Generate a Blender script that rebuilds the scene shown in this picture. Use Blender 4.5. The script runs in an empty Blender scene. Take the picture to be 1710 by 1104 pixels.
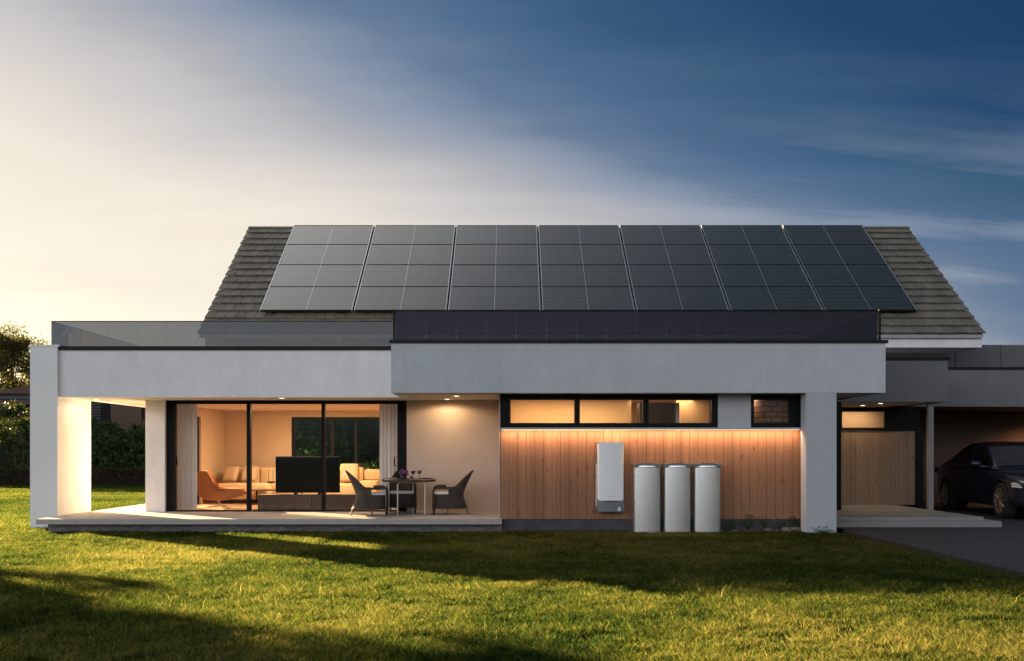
import bpy, bmesh, math, random
import numpy as np
from mathutils import Vector, Matrix, Euler
R = math.radians
random.seed(7); rs = np.random.RandomState(11)
sc = bpy.context.scene
COL = sc.collection
# ------------------------------------------------------------------ camera
EYE = 1.6
F = 1600.0
cam = bpy.data.cameras.new("camera"); camo = bpy.data.objects.new("camera", cam); COL.objects.link(camo)
camo.location = (0, 0, EYE); camo.rotation_euler = (R(90), 0, 0)
cam.sensor_width = 36; cam.lens = 36*F/1710.0; cam.shift_y = (755-552)/1710.0
cam.clip_start = 0.1; cam.clip_end = 3000
sc.camera = camo
# ------------------------------------------------------------------ colour
sc.view_settings.view_transform = 'Standard'; sc.view_settings.look = 'None'
sc.view_settings.exposure = 2.75
LK = 2**-1.75      # lamp scale that goes with the exposure; sc.view_settings.gamma = 1.0
sc.cycles.use_denoising = True
sc.cycles.max_bounces = 8; sc.cycles.transparent_max_bounces = 16
sc.cycles.sample_clamp_indirect = 4.0
# ------------------------------------------------------------------ sun + sky
SUN_EL, SUN_AZ = R(16.0), R(50.0)     # azimuth: behind the house, to the left
sdir = Vector((-math.sin(SUN_AZ)*math.cos(SUN_EL), math.cos(SUN_AZ)*math.cos(SUN_EL), math.sin(SUN_EL)))
sun = bpy.data.lights.new("sun", 'SUN'); suno = bpy.data.objects.new("sun", sun); COL.objects.link(suno)
sun.energy = 5.0; sun.angle = R(0.8); sun.color = (1.0, 0.70, 0.36)
suno.rotation_euler = (-sdir).to_track_quat('-Z', 'Y').to_euler()
world = bpy.data.worlds.new("World"); sc.world = world; world.use_nodes = True
wt = world.node_tree; wt.nodes.clear()
def wn(t, **kw):
    n = wt.nodes.new(t)
    for k, v in kw.items(): setattr(n, k, v)
    return n
def wl(a, b): wt.links.new(a, b)
def wmath(op, a, b=None, c=None, clamp=False):
    n = wn('ShaderNodeMath', operation=op, use_clamp=clamp)
    for i, v in enumerate((a, b, c)):
        if v is None: continue
        if isinstance(v, (int, float)): n.inputs[i].default_value = v
        else: wl(v, n.inputs[i])
    return n.outputs[0]
def wramp(fac, stops, interp='LINEAR'):
    n = wn('ShaderNodeValToRGB'); n.color_ramp.interpolation = interp
    e = n.color_ramp.elements
    while len(e) < len(stops): e.new(0.5)
    for i, (p, c) in enumerate(stops):
        e[i].position = p; e[i].color = (*c, 1) if len(c) == 3 else c
    wl(fac, n.inputs[0]); return n.outputs[0]
def wmix(f, a, b, mode='MIX'):
    n = wn('ShaderNodeMix', data_type='RGBA', blend_type=mode)
    if isinstance(f, (int, float)): n.inputs[0].default_value = f
    else: wl(f, n.inputs[0])
    for k, v in ((6, a), (7, b)):
        if isinstance(v, tuple): n.inputs[k].default_value = (*v, 1)
        else: wl(v, n.inputs[k])
    return n.outputs[2]
def S(r, g, b):
    f = lambda c: (c/255/12.92) if c/255 <= .04045 else ((c/255+.055)/1.055)**2.4
    return (f(r), f(g), f(b))
def build_world():
    tc = wn('ShaderNodeTexCoord'); d = tc.outputs['Generated']
    sky = wn('ShaderNodeTexSky', sky_type='NISHITA', sun_disc=False, sun_elevation=SUN_EL, sun_rotation=-SUN_AZ)
    wl(d, sky.inputs[0]) if sky.inputs else None
    nish = wmix(1.0, sky.outputs[0], (0.10, 0.10, 0.10), 'MULTIPLY')
    sep = wn('ShaderNodeSeparateXYZ'); wl(d, sep.inputs[0]); x, y, z = sep.outputs
    # glow: distance from the sunset in azimuth (cosine) and in height
    dot = wn('ShaderNodeVectorMath', operation='DOT_PRODUCT'); wl(d, dot.inputs[0]); dot.inputs[1].default_value = tuple(sdir)
    t = dot.outputs['Value']
    # warp so that the boundary runs in long soft streaks
    div = wmath('ADD', wmath('MAXIMUM', z, 0.0), 0.22)
    px = wmath('DIVIDE', x, div); py = wmath('DIVIDE', y, div)
    cmb = wn('ShaderNodeCombineXYZ'); wl(px, cmb.inputs[0]); wl(py, cmb.inputs[1])
    mp = wn('ShaderNodeMapping'); wl(cmb.outputs[0], mp.inputs[0]); mp.inputs['Rotation'].default_value = (0, 0, R(-28)); mp.inputs['Scale'].default_value = (0.55, 1.5, 1)
    n1 = wn('ShaderNodeTexNoise'); wl(mp.outputs[0], n1.inputs[0]); n1.inputs['Scale'].default_value = 0.75; n1.inputs['Detail'].default_value = 6; n1.inputs['Roughness'].default_value = .5; n1.inputs['Distortion'].default_value = .6
    mp2 = wn('ShaderNodeMapping'); wl(cmb.outputs[0], mp2.inputs[0]); mp2.inputs['Rotation'].default_value = (0, 0, R(14)); mp2.inputs['Scale'].default_value = (0.5, 2.6, 1); mp2.inputs['Location'].default_value = (3.1, 1.7, 0)
    n2 = wn('ShaderNodeTexNoise'); wl(mp2.outputs[0], n2.inputs[0]); n2.inputs['Scale'].default_value = 1.3; n2.inputs['Detail'].default_value = 8; n2.inputs['Roughness'].default_value = .62; n2.inputs['Distortion'].default_value = .4
    e = wmath('MULTIPLY', wmath('MINIMUM', z, 0.5), -1.377)
    t = wmath('ADD', wmath('MULTIPLY', t, .766), .467)
    g = wmath('ADD', wmath('ADD', t, e), wmath('MULTIPLY', wmath('SUBTRACT', n1.outputs['Fac'], 0.5), 0.30))
    base = wramp(g, [(0.0, S(18, 48, 90)), (0.23, S(32, 69, 110)), (0.34, S(46, 86, 121)), (0.42, S(74, 105, 141)), (0.48, S(100, 123, 152)), (0.54, S(146, 157, 176)), (0.60, S(176, 178, 184)), (0.67, S(206, 203, 202)), (0.77, S(242, 232, 219)), (0.90, S(255, 247, 228)), (1.0, (1.35, 1.2, .9))])
    # greyer towards the horizon, away from the sun
    low = wramp(z, [(0.0, (1, 1, 1)), (0.10, (.72, .72, .72)), (0.30, (0, 0, 0))])
    lowc = wramp(g, [(0.15, S(98, 118, 140)), (0.45, S(128, 142, 158)), (0.66, S(196, 190, 188)), (0.85, S(250, 240, 220))])
    col = wmix(wmath('MULTIPLY', low, 0.45), base, lowc)
    mp3 = wn('ShaderNodeMapping'); wl(cmb.outputs[0], mp3.inputs[0]); mp3.inputs['Rotation'].default_value = (0, 0, R(-8)); mp3.inputs['Scale'].default_value = (0.7, 2.2, 1); mp3.inputs['Location'].default_value = (7.1, .7, 0)
    n3 = wn('ShaderNodeTexNoise'); wl(mp3.outputs[0], n3.inputs[0]); n3.inputs['Scale'].default_value = 1.5; n3.inputs['Detail'].default_value = 7; n3.inputs['Roughness'].default_value = .55; n3.inputs['Distortion'].default_value = .8
    col = wmix(wmath('MULTIPLY', wmath('SUBTRACT', n3.outputs['Fac'], .42, clamp=True), 1.1), col, wramp(g, [(.2, S(34, 74, 110)), (.42, S(92, 116, 146)), (.55, S(168, 168, 176)), (.7, S(226, 214, 206)), (.85, S(246, 224, 204))]))
    # thin streak clouds
    cl = wramp(n2.outputs['Fac'], [(0.50, (0, 0, 0)), (0.74, (1, 1, 1))])
    cl = wmath('MULTIPLY', cl, wramp(z, [(0.0, (.5, .5, .5)), (.14, (.6, .6, .6)), (.25, (.35, .35, .35)), (.33, (.07, .07, .07)), (.6, (.02, .02, .02))]))
    cloudc = wramp(g, [(0.2, S(165, 178, 194)), (0.55, S(205, 205, 208)), (0.8, S(255, 246, 228))])
    col = wmix(cl, col, cloudc)
    zen = wramp(t, [(0.55, (.05, .07, .09)), (.72, (.11, .14, .17)), (.85, (.42, .46, .49)), (1.0, (2.2, 2.1, 1.95))])
    col = wmix(wramp(z, [(.47, (0, 0, 0)), (.75, (.85, .85, .85))]), col, zen)
    # the physical sky tints it a little
    col = wmix(0.03, col, nish)
    # eastern half, behind the viewer: bright low band added to light the facade, dark blue overhead
    back = wmath('SMOOTH_MIN', 1.0, wmath('MAXIMUM', wmath('MULTIPLY', y, -2.2), 0.0), 0.1)
    hb = wramp(z, [(0.0, (.10, .11, .11)), (.035, (.25, .27, .27)), (.09, (1.52, 1.54, 1.60)), (.30, (1.58, 1.63, 1.70)), (.48, (.20, .25, .34)), (1.0, (.08, .10, .15))])
    side = wmath('MAXIMUM', wmath('ADD', 1.0, wmath('MULTIPLY', x, -0.95)), 0.12)
    hb2 = wn('ShaderNodeVectorMath', operation='SCALE'); wl(hb, hb2.inputs[0]); wl(side, hb2.inputs['Scale'])
    col = wmix(back, col, hb2.outputs[0])
    gr = wmath('LESS_THAN', z, -0.01)
    col = wmix(gr, col, (.03, .04, .02))
    bg = wn('ShaderNodeBackground'); wl(col, bg.inputs[0]); bg.inputs[1].default_value = 0.1487      # the sky as a whole; the added eastern band is set in build_world
    out = wn('ShaderNodeOutputWorld'); wl(bg.outputs[0], out.inputs[0])
build_world()
# ------------------------------------------------------------------ helpers
ORG = {}
def setp(o, label=None, cat=None, group=None, kind=None):
    if label: o['label'] = label
    if cat: o['category'] = cat
    if group: o['group'] = group
    if kind: o['kind'] = kind
    return o
def thing(name, loc, label, cat, group=None):
    o = bpy.data.objects.new(name, None); COL.objects.link(o); o.empty_display_size = .2
    o.location = loc; ORG[o.name] = Vector(loc)
    return setp(o, label, cat, group)
class MB:
    """collects geometry in one bmesh"""
    def __init__(s): s.bm = bmesh.new()
    def box(s, x0, x1, y0, y1, z0, z1, bev=0.0):
        vs = [s.bm.verts.new(p) for p in ((x0,y0,z0),(x1,y0,z0),(x1,y1,z0),(x0,y1,z0),(x0,y0,z1),(x1,y0,z1),(x1,y1,z1),(x0,y1,z1))]
        fs = [s.bm.faces.new([vs[i] for i in f]) for f in ((3,2,1,0),(4,5,6,7),(0,1,5,4),(1,2,6,5),(2,3,7,6),(3,0,4,7))]
        if bev > 0:
            es = list({e for f in fs for e in f.edges})
            bmesh.ops.bevel(s.bm, geom=es, offset=bev, segments=2, affect='EDGES', profile=.5)
        return s
    def prism(s, poly, z0, z1, axis='z', close=True):
        """poly: list of 2D points extruded along axis"""
        def P(a, b, c): return {'z': (a, b, c), 'x': (c, a, b), 'y': (a, c, b)}[axis]
        lo = [s.bm.verts.new(P(a, b, z0)) for a, b in poly]; hi = [s.bm.verts.new(P(a, b, z1)) for a, b in poly]
        n = len(poly)
        for i in range(n): s.bm.faces.new((lo[i], lo[(i+1) % n], hi[(i+1) % n], hi[i]))
        s.bm.faces.new(lo[::-1]); s.bm.faces.new(hi); return s
    def tube(s, pts, r, seg=8, closed=False, r2=None):
        pts = [Vector(p) for p in pts]; n = len(pts); rings = []
        up = None
        for i, p in enumerate(pts):
            a = pts[i-1] if (i > 0 or closed) else p; b = pts[(i+1) % n] if (i < n-1 or closed) else p
            t = (b-a).normalized()
            if up is None: up = t.orthogonal().normalized()
            up = (up - t*up.dot(t)).normalized()
            w = t.cross(up)
            rr = r if r2 is None else r + (r2-r)*i/(n-1)
            rings.append([s.bm.verts.new(p + (up*math.cos(2*math.pi*k/seg) + w*math.sin(2*math.pi*k/seg))*rr) for k in range(seg)])
        m = n if closed else n-1
        for i in range(m):
            A, B = rings[i], rings[(i+1) % n]
            for k in range(seg): s.bm.faces.new((A[k], A[(k+1) % seg], B[(k+1) % seg], B[k]))
        if not closed:
            s.bm.faces.new(rings[0][::-1]); s.bm.faces.new(rings[-1])
        return s
    def lathe(s, prof, c=(0,0,0), seg=24, axis='z'):
        """prof: (radius, height)"""
        rings = []
        for r, h in prof:
            ring = []
            for k in range(seg):
                a = 2*math.pi*k/seg; u, v = r*math.cos(a), r*math.sin(a)
                p = {'z': (u, v, h), 'y': (u, h, v), 'x': (h, u, v)}[axis]
                ring.append(s.bm.verts.new((p[0]+c[0], p[1]+c[1], p[2]+c[2])))
            rings.append(ring)
        for i in range(len(rings)-1):
            A, B = rings[i], rings[i+1]
            for k in range(seg): s.bm.faces.new((A[k], A[(k+1) % seg], B[(k+1) % seg], B[k]))
        s.bm.faces.new(rings[0][::-1]); s.bm.faces.new(rings[-1]); return s
    def grid(s, rows, closed_u=False):
        V = [[s.bm.verts.new(p) for p in r] for r in rows]
        for i in range(len(V)-1):
            n = len(V[i])
            for j in range(n if closed_u else n-1):
                s.bm.faces.new((V[i][j], V[i][(j+1) % n], V[i+1][(j+1) % n], V[i+1][j]))
        return V
    def ball(s, c, r, sub=2, sc3=(1,1,1), jit=0):
        m = bmesh.ops.create_icosphere(s.bm, subdivisions=sub, radius=1)
        for v in m['verts']:
            k = 1 + (random.random()-.5)*jit
            v.co = Vector((c[0]+v.co.x*r*sc3[0]*k, c[1]+v.co.y*r*sc3[1]*k, c[2]+v.co.z*r*sc3[2]*k))
        return s
    def xf(s, M): s.bm.transform(M); return s
    def build(s, name, mat, parent=None, smooth=False, local=False, mods=None):
        bmesh.ops.recalc_face_normals(s.bm, faces=s.bm.faces)
        o_ = Vector((0,0,0))
        if parent is not None and not local: o_ = ORG.get(parent.name, Vector((0,0,0)))
        if o_.length: s.bm.transform(Matrix.Translation(-o_))
        me = bpy.data.meshes.new(name); s.bm.to_mesh(me); s.bm.free()
        if mat is not None:
            for mm in (mat if isinstance(mat, (list, tuple)) else [mat]): me.materials.append(mm)
        o = bpy.data.objects.new(name, me); COL.objects.link(o)
        if parent is not None: o.parent = parent; ORG[o.name] = o_
        if smooth:
            for p in me.polygons: p.use_smooth = True
            if smooth != 'all':
                try: me.set_sharp_from_angle(angle=R(38))
                except Exception: pass
        return o
def bx(*a, **k): return MB().box(*a, **k)
def copy_tree(o, parent=None):
    c = o.copy(); COL.objects.link(c)
    if parent is not None: c.parent = parent
    for ch in [q for q in bpy.data.objects if q.parent == o]: copy_tree(ch, c)
    return c
def curve_mod(o, kind, **kw):
    m = o.modifiers.new(kind.lower(), kind)
    for k, v in kw.items(): setattr(m, k, v)
    return m
def apply_mods(o):
    dg = bpy.context.evaluated_depsgraph_get(); dg.update()
    me = bpy.data.meshes.new_from_object(o.evaluated_get(dg)); o.modifiers.clear(); o.data = me
# ------------------------------------------------------------------ materials
M = {}
class NT:
    def __init__(s, name):
        s.m = bpy.data.materials.new(name); s.m.use_nodes = True; s.t = s.m.node_tree; s.t.nodes.clear()
        s.out = s.n('ShaderNodeOutputMaterial'); M[name] = s.m
    def n(s, t, **kw):
        q = s.t.nodes.new(t)
        for k, v in kw.items(): setattr(q, k, v)
        return q
    def l(s, a, b): s.t.links.new(a, b)
    def set(s, sock, v):
        if hasattr(v, 'is_output'): s.l(v, sock)
        elif isinstance(v, tuple) and len(v) == 3 and sock.type == 'RGBA': sock.default_value = (*v, 1)
        else: sock.default_value = v
    def math(s, op, *a, clamp=False):
        q = s.n('ShaderNodeMath', operation=op, use_clamp=clamp)
        for i, v in enumerate(a): s.set(q.inputs[i], v)
        return q.outputs[0]
    def mix(s, f, a, b, mode='MIX'):
        q = s.n('ShaderNodeMix', data_type='RGBA', blend_type=mode); s.set(q.inputs[0], f); s.set(q.inputs[6], a); s.set(q.inputs[7], b); return q.outputs[2]
    def ramp(s, f, stops):
        q = s.n('ShaderNodeValToRGB'); e = q.color_ramp.elements
        while len(e) < len(stops): e.new(.5)
        for i, (p, c) in enumerate(stops):
            if isinstance(c, (int, float)): c = (c, c, c)
            e[i].position = p; e[i].color = (*c, 1)
        s.l(f, q.inputs[0]); return q.outputs[0]
    def coord(s, kind='Object', scale=(1,1,1), rot=(0,0,0), loc=(0,0,0)):
        tc = s.n('ShaderNodeTexCoord'); mp = s.n('ShaderNodeMapping'); s.l(tc.outputs[kind], mp.inputs[0])
        mp.inputs['Scale'].default_value = scale; mp.inputs['Rotation'].default_value = rot; mp.inputs['Location'].default_value = loc
        return mp.outputs[0]
    def noise(s, v, scale, detail=4, rough=.5, dist=0, out='Fac'):
        q = s.n('ShaderNodeTexNoise'); s.l(v, q.inputs[0]); q.inputs['Scale'].default_value = scale; q.inputs['Detail'].default_value = detail
        q.inputs['Roughness'].default_value = rough; q.inputs['Distortion'].default_value = dist; return q.outputs[out]
    def bump(s, h, strength=.3, dist=.01):
        q = s.n('ShaderNodeBump'); s.l(h, q.inputs['Height']); q.inputs['Strength'].default_value = strength; q.inputs['Distance'].default_value = dist; return q.outputs[0]
    def bsdf(s, **kw):
        q = s.n('ShaderNodeBsdfPrincipled')
        for k, v in kw.items(): s.set(q.inputs[k.replace('_', ' ')], v)
        return q
    def done(s, sh): s.l(sh if hasattr(sh, 'is_output') else sh.outputs[0], s.out.inputs[0]); return s.m
def simple(name, col, rough=.6, metal=0, var=.12, vs=3.0, bump=0, bscale=80, **kw):
    t = NT(name); v = t.coord(); n = t.noise(v, vs, 5, .6)
    c = t.mix(t.ramp(n, [(.3, 0), (.7, 1)]), tuple(x*(1-var) for x in col), tuple(min(1, x*(1+var)) for x in col))
    b = t.bsdf(Base_Color=c, Roughness=rough, Metallic=metal, **kw)
    if bump: t.l(t.bump(t.noise(v, bscale, 3), bump, .004), b.inputs['Normal'])
    return t.done(b)
def plaster(name, col, stain=.10):
    t = NT(name); v = t.coord(); 
    big = t.noise(t.coord(scale=(1, 1, .55)), 1.1, 6, .62, .5); fine = t.noise(v, 9, 6, .65)
    patch = t.ramp(t.noise(t.coord(scale=(1, 1, .6), loc=(5, 2, 1)), 2.6, 8, .7, .8), [(.50, 0), (.60, 1)])
    f = t.math('ADD', t.math('MULTIPLY', big, .6), t.math('MULTIPLY', fine, .4))
    c = t.mix(t.ramp(f, [(.35, 0), (.65, 1)]), tuple(x*(1-stain) for x in col), tuple(x*(1+stain*.4) for x in col))
    c = t.mix(t.math('MULTIPLY', patch, .5), c, tuple(x*(1+stain*.9) for x in col))
    drip = t.ramp(t.noise(t.coord(scale=(6, 6, .35), loc=(1, 4, 2)), 1.0, 5, .6), [(.58, 0), (.75, 1)])
    c = t.mix(t.math('MULTIPLY', drip, .35), c, tuple(x*(1-stain*2.2) for x in col))
    b = t.bsdf(Base_Color=c, Roughness=.85)
    t.l(t.bump(t.noise(v, 60, 5, .7), .25, .004), b.inputs['Normal']); return t.done(b)
plaster('white_plaster', (.88, .87, .89), .09); plaster('fin_plaster', (.90, .90, .89), .03); plaster('half_dimmed_plaster', (.53, .565, .59), .10)  # balcony box tone lowered: light falling off rightward is put into its colour
plaster('dimmed_plaster', (.18, .18, .19)); plaster('cool_plaster', (.46, .48, .51), .05); plaster('warm_plaster', (.52, .405, .345), .05); plaster('upper_plaster', (.42, .42, .42), .06)  # entry and carport tone darkened to carry the facade's dimmer right end
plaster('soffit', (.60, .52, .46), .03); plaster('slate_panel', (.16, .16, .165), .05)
simple('room_wall', (.64, .48, .33), .8, var=.04, vs=1.2); simple('room_ceiling', (.72, .52, .35), .8, var=.03)
simple('warm_concrete', (.42, .385, .36), .7, var=.07, vs=2.5, bump=.1)
simple('black_metal', (.006, .006, .007), .5, var=.2, Specular_IOR_Level=.12); simple('coping_metal', (.009, .009, .011), .5, var=.2, Specular_IOR_Level=.2)
simple('white_metal', (.75, .75, .74), .35, var=.03); simple('chrome', (.6, .6, .6), .2, 1, var=.03); simple('alu', (.50, .53, .56), .35, .9, var=.05)
simple('plinth_concrete', (.075, .07, .08), .9, var=.25, vs=4, bump=.5, bscale=40)
simple('led', (.9, .8, .6), .5)
def emis(name, col, st):
    t = NT(name); e = t.n('ShaderNodeEmission'); e.inputs[0].default_value = (*col, 1); e.inputs[1].default_value = st*LK; return t.done(e)
emis('lamp_disc', (1.0, .82, .55), 2.0); emis('led_glow', (1.0, .66, .34), 1.2); emis('display_glow', (.65, .85, 1.0), .4)
def glass(name, tint, f0=.05, rough=.0, reflc=(1,1,1), noise=False):
    t = NT(name); tr = t.n('ShaderNodeBsdfTransparent'); tr.inputs[0].default_value = (*tint, 1)
    gl = t.n('ShaderNodeBsdfGlossy'); gl.inputs['Roughness'].default_value = rough; gl.inputs[0].default_value = (*reflc, 1)
    lw = t.n('ShaderNodeLayerWeight'); lw.inputs[0].default_value = .5
    fac = t.math('ADD', f0, t.math('MULTIPLY', t.math('POWER', lw.outputs['Facing'], 4.0), .7))
    mx = t.n('ShaderNodeMixShader'); t.l(fac, mx.inputs[0]); t.l(tr.outputs[0], mx.inputs[1]); t.l(gl.outputs[0], mx.inputs[2])
    return t.done(mx)
glass('clear_glass', (.93, .93, .92), .014); glass('smoked_glass', (.33, .34, .36), .04, 0, (.9, .95, 1)); glass('dusky_glass', (.20, .18, .26), .02, 0, (.7, .7, .9))
glass('window_glass', (.86, .84, .80), .015); glass('wine_glass', (.55, .42, .60), .08)
glass('garden_glass', (.55, .75, .68), .02)
# stone plinth: split slate
def m_stone():
    t = NT('split_stone'); v = t.coord(scale=(1, 1, 3.2)); vo = t.n('ShaderNodeTexVoronoi'); t.l(v, vo.inputs[0]); vo.inputs['Scale'].default_value = 9
    n = t.noise(v, 14, 8, .75, 1.0)
    c = t.mix(t.ramp(n, [(.35, 0), (.7, 1)]), (.05, .05, .055), (.42, .40, .41)); c = t.mix(.35, c, t.ramp(vo.outputs['Color'], [(.2, .06), (.9, .40)]))
    b = t.bsdf(Base_Color=c, Roughness=.85); t.l(t.bump(n, 1.0, .04), b.inputs['Normal']); t.done(b)
m_stone()
def m_wood(name, a, bcol, dark, plank=.172, off=0.0, gap_dark=True):
    t = NT(name); tc = t.n('ShaderNodeTexCoord'); sp = t.n('ShaderNodeSeparateXYZ'); t.l(tc.outputs['Object'], sp.inputs[0])
    idx = t.math('FLOOR', t.math('DIVIDE', t.math('ADD', sp.outputs[0], off), plank))
    wn_ = t.n('ShaderNodeTexWhiteNoise', noise_dimensions='1D'); t.l(idx, wn_.inputs['W'])
    cm = t.n('ShaderNodeCombineXYZ'); t.l(sp.outputs[0], cm.inputs[0]); t.l(t.math('MULTIPLY', idx, 3.37), cm.inputs[1])
    t.l(t.math('ADD', sp.outputs[2], t.math('MULTIPLY', wn_.outputs[0], 9.0)), cm.inputs[2])
    mp = t.n('ShaderNodeMapping'); t.l(cm.outputs[0], mp.inputs[0]); mp.inputs['Scale'].default_value = (9, 1, .9)
    grain = t.noise(mp.outputs[0], 3.2, 7, .6, 1.6)
    mp2 = t.n('ShaderNodeMapping'); t.l(cm.outputs[0], mp2.inputs[0]); mp2.inputs['Scale'].default_value = (46, 1, 1.4)
    fine = t.noise(mp2.outputs[0], 3, 4, .6, .3)
    mp3 = t.n('ShaderNodeMapping'); t.l(cm.outputs[0], mp3.inputs[0]); mp3.inputs['Scale'].default_value = (1.25, 1, .62)
    vo = t.n('ShaderNodeTexVoronoi'); t.l(mp3.outputs[0], vo.inputs[0]); vo.inputs['Scale'].default_value = 4.6; vo.inputs['Randomness'].default_value = 1
    knot = t.ramp(vo.outputs['Distance'], [(.055, 1), (.13, 0)])
    halo = t.ramp(vo.outputs['Distance'], [(.10, 1), (.30, 0)])
    c = t.mix(t.ramp(grain, [(.3, 0), (.72, 1)]), a, bcol)
    c = t.mix(t.math('MULTIPLY', t.ramp(fine, [(.45, 0), (.75, 1)]), .35), c, dark)
    c = t.mix(t.math('MULTIPLY', halo, .28), c, dark); c = t.mix(t.math('MULTIPLY', knot, .8), c, tuple(x*.35 for x in dark))
    c = t.mix(t.math('MULTIPLY', wn_.outputs[0], .55), c, tuple(x*.62 for x in a))
    b = t.bsdf(Base_Color=c, Roughness=.62); t.l(t.bump(t.math('ADD', grain, fine), .25, .006), b.inputs['Normal']); t.done(b)
m_wood('larch', (.27, .128, .062), (.36, .185, .092), (.15, .06, .028)); m_wood('entry_wood', (.22, .143, .092), (.29, .195, .13), (.12, .07, .045), .11)
m_wood('walnut', (.10, .065, .045), (.17, .11, .08), (.05, .03, .02), 3.0)
m_wood('oak_floor', (.50, .32, .19), (.58, .38, .24), (.35, .2, .11), .18)
def m_tiles():
    t = NT('roof_tile'); v = t.coord(); g = t.n('ShaderNodeNewGeometry')
    n = t.noise(v, 1.4, 6, .65); n2 = t.noise(v, 22, 5, .7)
    c = t.mix(t.ramp(n, [(.3, 0), (.7, 1)]), (.115, .103, .084), (.185, .168, .137)); c = t.mix(.35, c, t.ramp(g.outputs['Random Per Island'], [(0, (.09, .08, .065)), (1, (.23, .205, .165))]))
    c = t.mix(t.math('MULTIPLY', t.ramp(n2, [(.45, 0), (.75, 1)]), .3), c, (.07, .065, .05))
    b = t.bsdf(Base_Color=c, Roughness=.7); t.l(t.bump(n2, .35, .006), b.inputs['Normal']); t.done(b)
m_tiles()
def m_cells():
    t = NT('solar_cells'); tc = t.n('ShaderNodeTexCoord'); sp = t.n('ShaderNodeSeparateXYZ'); t.l(tc.outputs['Object'], sp.inputs[0])
    def line(c, pitch, w, off=0.0):
        f = t.math('FRACT', t.math('ADD', t.math('DIVIDE', t.math('ADD', c, off), pitch), 100.0))
        return t.math('LESS_THAN', f, w)
    h = line(sp.outputs[1], 1.27/6, .17, 1.27/2); v = line(sp.outputs[0], 2.42/20, .07, 1.21); v2 = line(sp.outputs[0], 2.42/80, .12, 1.21)
    n = t.noise(t.coord(), .8, 3)
    wn_ = t.n('ShaderNodeTexWhiteNoise', noise_dimensions='2D'); cmb = t.n('ShaderNodeCombineXYZ')
    t.l(t.math('FLOOR', t.math('DIVIDE', sp.outputs[0], 2.42/20)), cmb.inputs[0]); t.l(t.math('FLOOR', t.math('DIVIDE', sp.outputs[1], 1.27/6)), cmb.inputs[1]); t.l(cmb.outputs[0], wn_.inputs['Vector'])
    c = t.mix(wn_.outputs[0], (.016, .021, .025), (.024, .030, .035))
    c = t.mix(t.math('MULTIPLY', v2, .45), c, (.075, .09, .105)); c = t.mix(t.math('MULTIPLY', v, .55), c, (.13, .155, .175)); c = t.mix(h, c, (.002, .003, .004))
    b = t.bsdf(Base_Color=c, Roughness=.30, Coat_Weight=.9, Coat_Roughness=.10); b.inputs['Coat IOR'].default_value = 1.45
    t.done(b)
m_cells()
def m_brush(name, col, rough=.32, metal=.6):
    t = NT(name); v = t.coord(scale=(1, 1, 160)); n = t.noise(v, 3, 3, .5)
    c = t.mix(t.ramp(n, [(.3, 0), (.7, 1)]), tuple(x*.90 for x in col), col)
    b = t.bsdf(Base_Color=c, Roughness=rough, Metallic=metal); t.l(t.bump(n, .12, .002), b.inputs['Normal']); t.done(b)
m_brush('brushed_silver', (.97, .97, .98), .24, .8); simple('olive_grey', (.20, .21, .19), .45, .3, var=.05); simple('dark_grey', (.18, .185, .19), .45, .2, var=.05)
simple('unit_white', (.92, .92, .90), .4, 0, var=.02); simple('faint_red', (.70, .42, .36), .5)
def m_wicker():
    t = NT('wicker'); tc = t.n('ShaderNodeTexCoord'); sp = t.n('ShaderNodeSeparateXYZ'); t.l(tc.outputs['Object'], sp.inputs[0])
    a = t.math('SINE', t.math('MULTIPLY', t.math('ADD', sp.outputs[0], sp.outputs[1]), 150.0)); b_ = t.math('SINE', t.math('MULTIPLY', sp.outputs[2], 190.0))
    w = t.math('MULTIPLY', a, b_); n = t.noise(t.coord(), 8, 5)
    c = t.mix(t.ramp(w, [(.2, 0), (.8, 1)]), (.021, .014, .012), (.055, .038, .032)); c = t.mix(t.ramp(n, [(.4, 0), (.8, .5)]), c, (.10, .075, .065))
    b = t.bsdf(Base_Color=c, Roughness=.55); t.l(t.bump(w, .6, .01), b.inputs['Normal']); t.done(b)
m_wicker()
def fabric(name, col, **k): return simple(name, col, .95, var=.08, vs=6, bump=.3, bscale=300, **k)
fabric('cushion_white', (.72, .71, .70)); fabric('sofa_cloth', (.66, .46, .26)); fabric('orange_leather', (.50, .20, .09)); fabric('pillow_cloth', (.58, .44, .28))
def m_curtain():
    t = NT('curtain_cloth'); d = t.n('ShaderNodeBsdfDiffuse'); d.inputs[0].default_value = (.86, .88, .92, 1); tr = t.n('ShaderNodeBsdfTranslucent'); tr.inputs[0].default_value = (.6, .58, .56, 1)
    mx = t.n('ShaderNodeMixShader'); mx.inputs[0].default_value = .1; t.l(d.outputs[0], mx.inputs[1]); t.l(tr.outputs[0], mx.inputs[2]); t.done(mx)
m_curtain()
def m_grey_brick():
    t = NT('interior_brick'); v = t.coord(rot=(R(90), 0, 0)); br = t.n('ShaderNodeTexBrick'); t.l(v, br.inputs[0]); br.inputs['Scale'].default_value = 1.0
    br.inputs['Brick Width'].default_value = .24; br.inputs['Row Height'].default_value = .11; br.inputs['Mortar Size'].default_value = .012
    br.inputs['Color1'].default_value = (.42, .27, .20, 1); br.inputs['Color2'].default_value = (.34, .21, .16, 1); br.inputs['Mortar'].default_value = (.10, .05, .04, 1)
    t.done(t.bsdf(Base_Color=br.outputs[0], Roughness=.8))
m_grey_brick()
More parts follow.
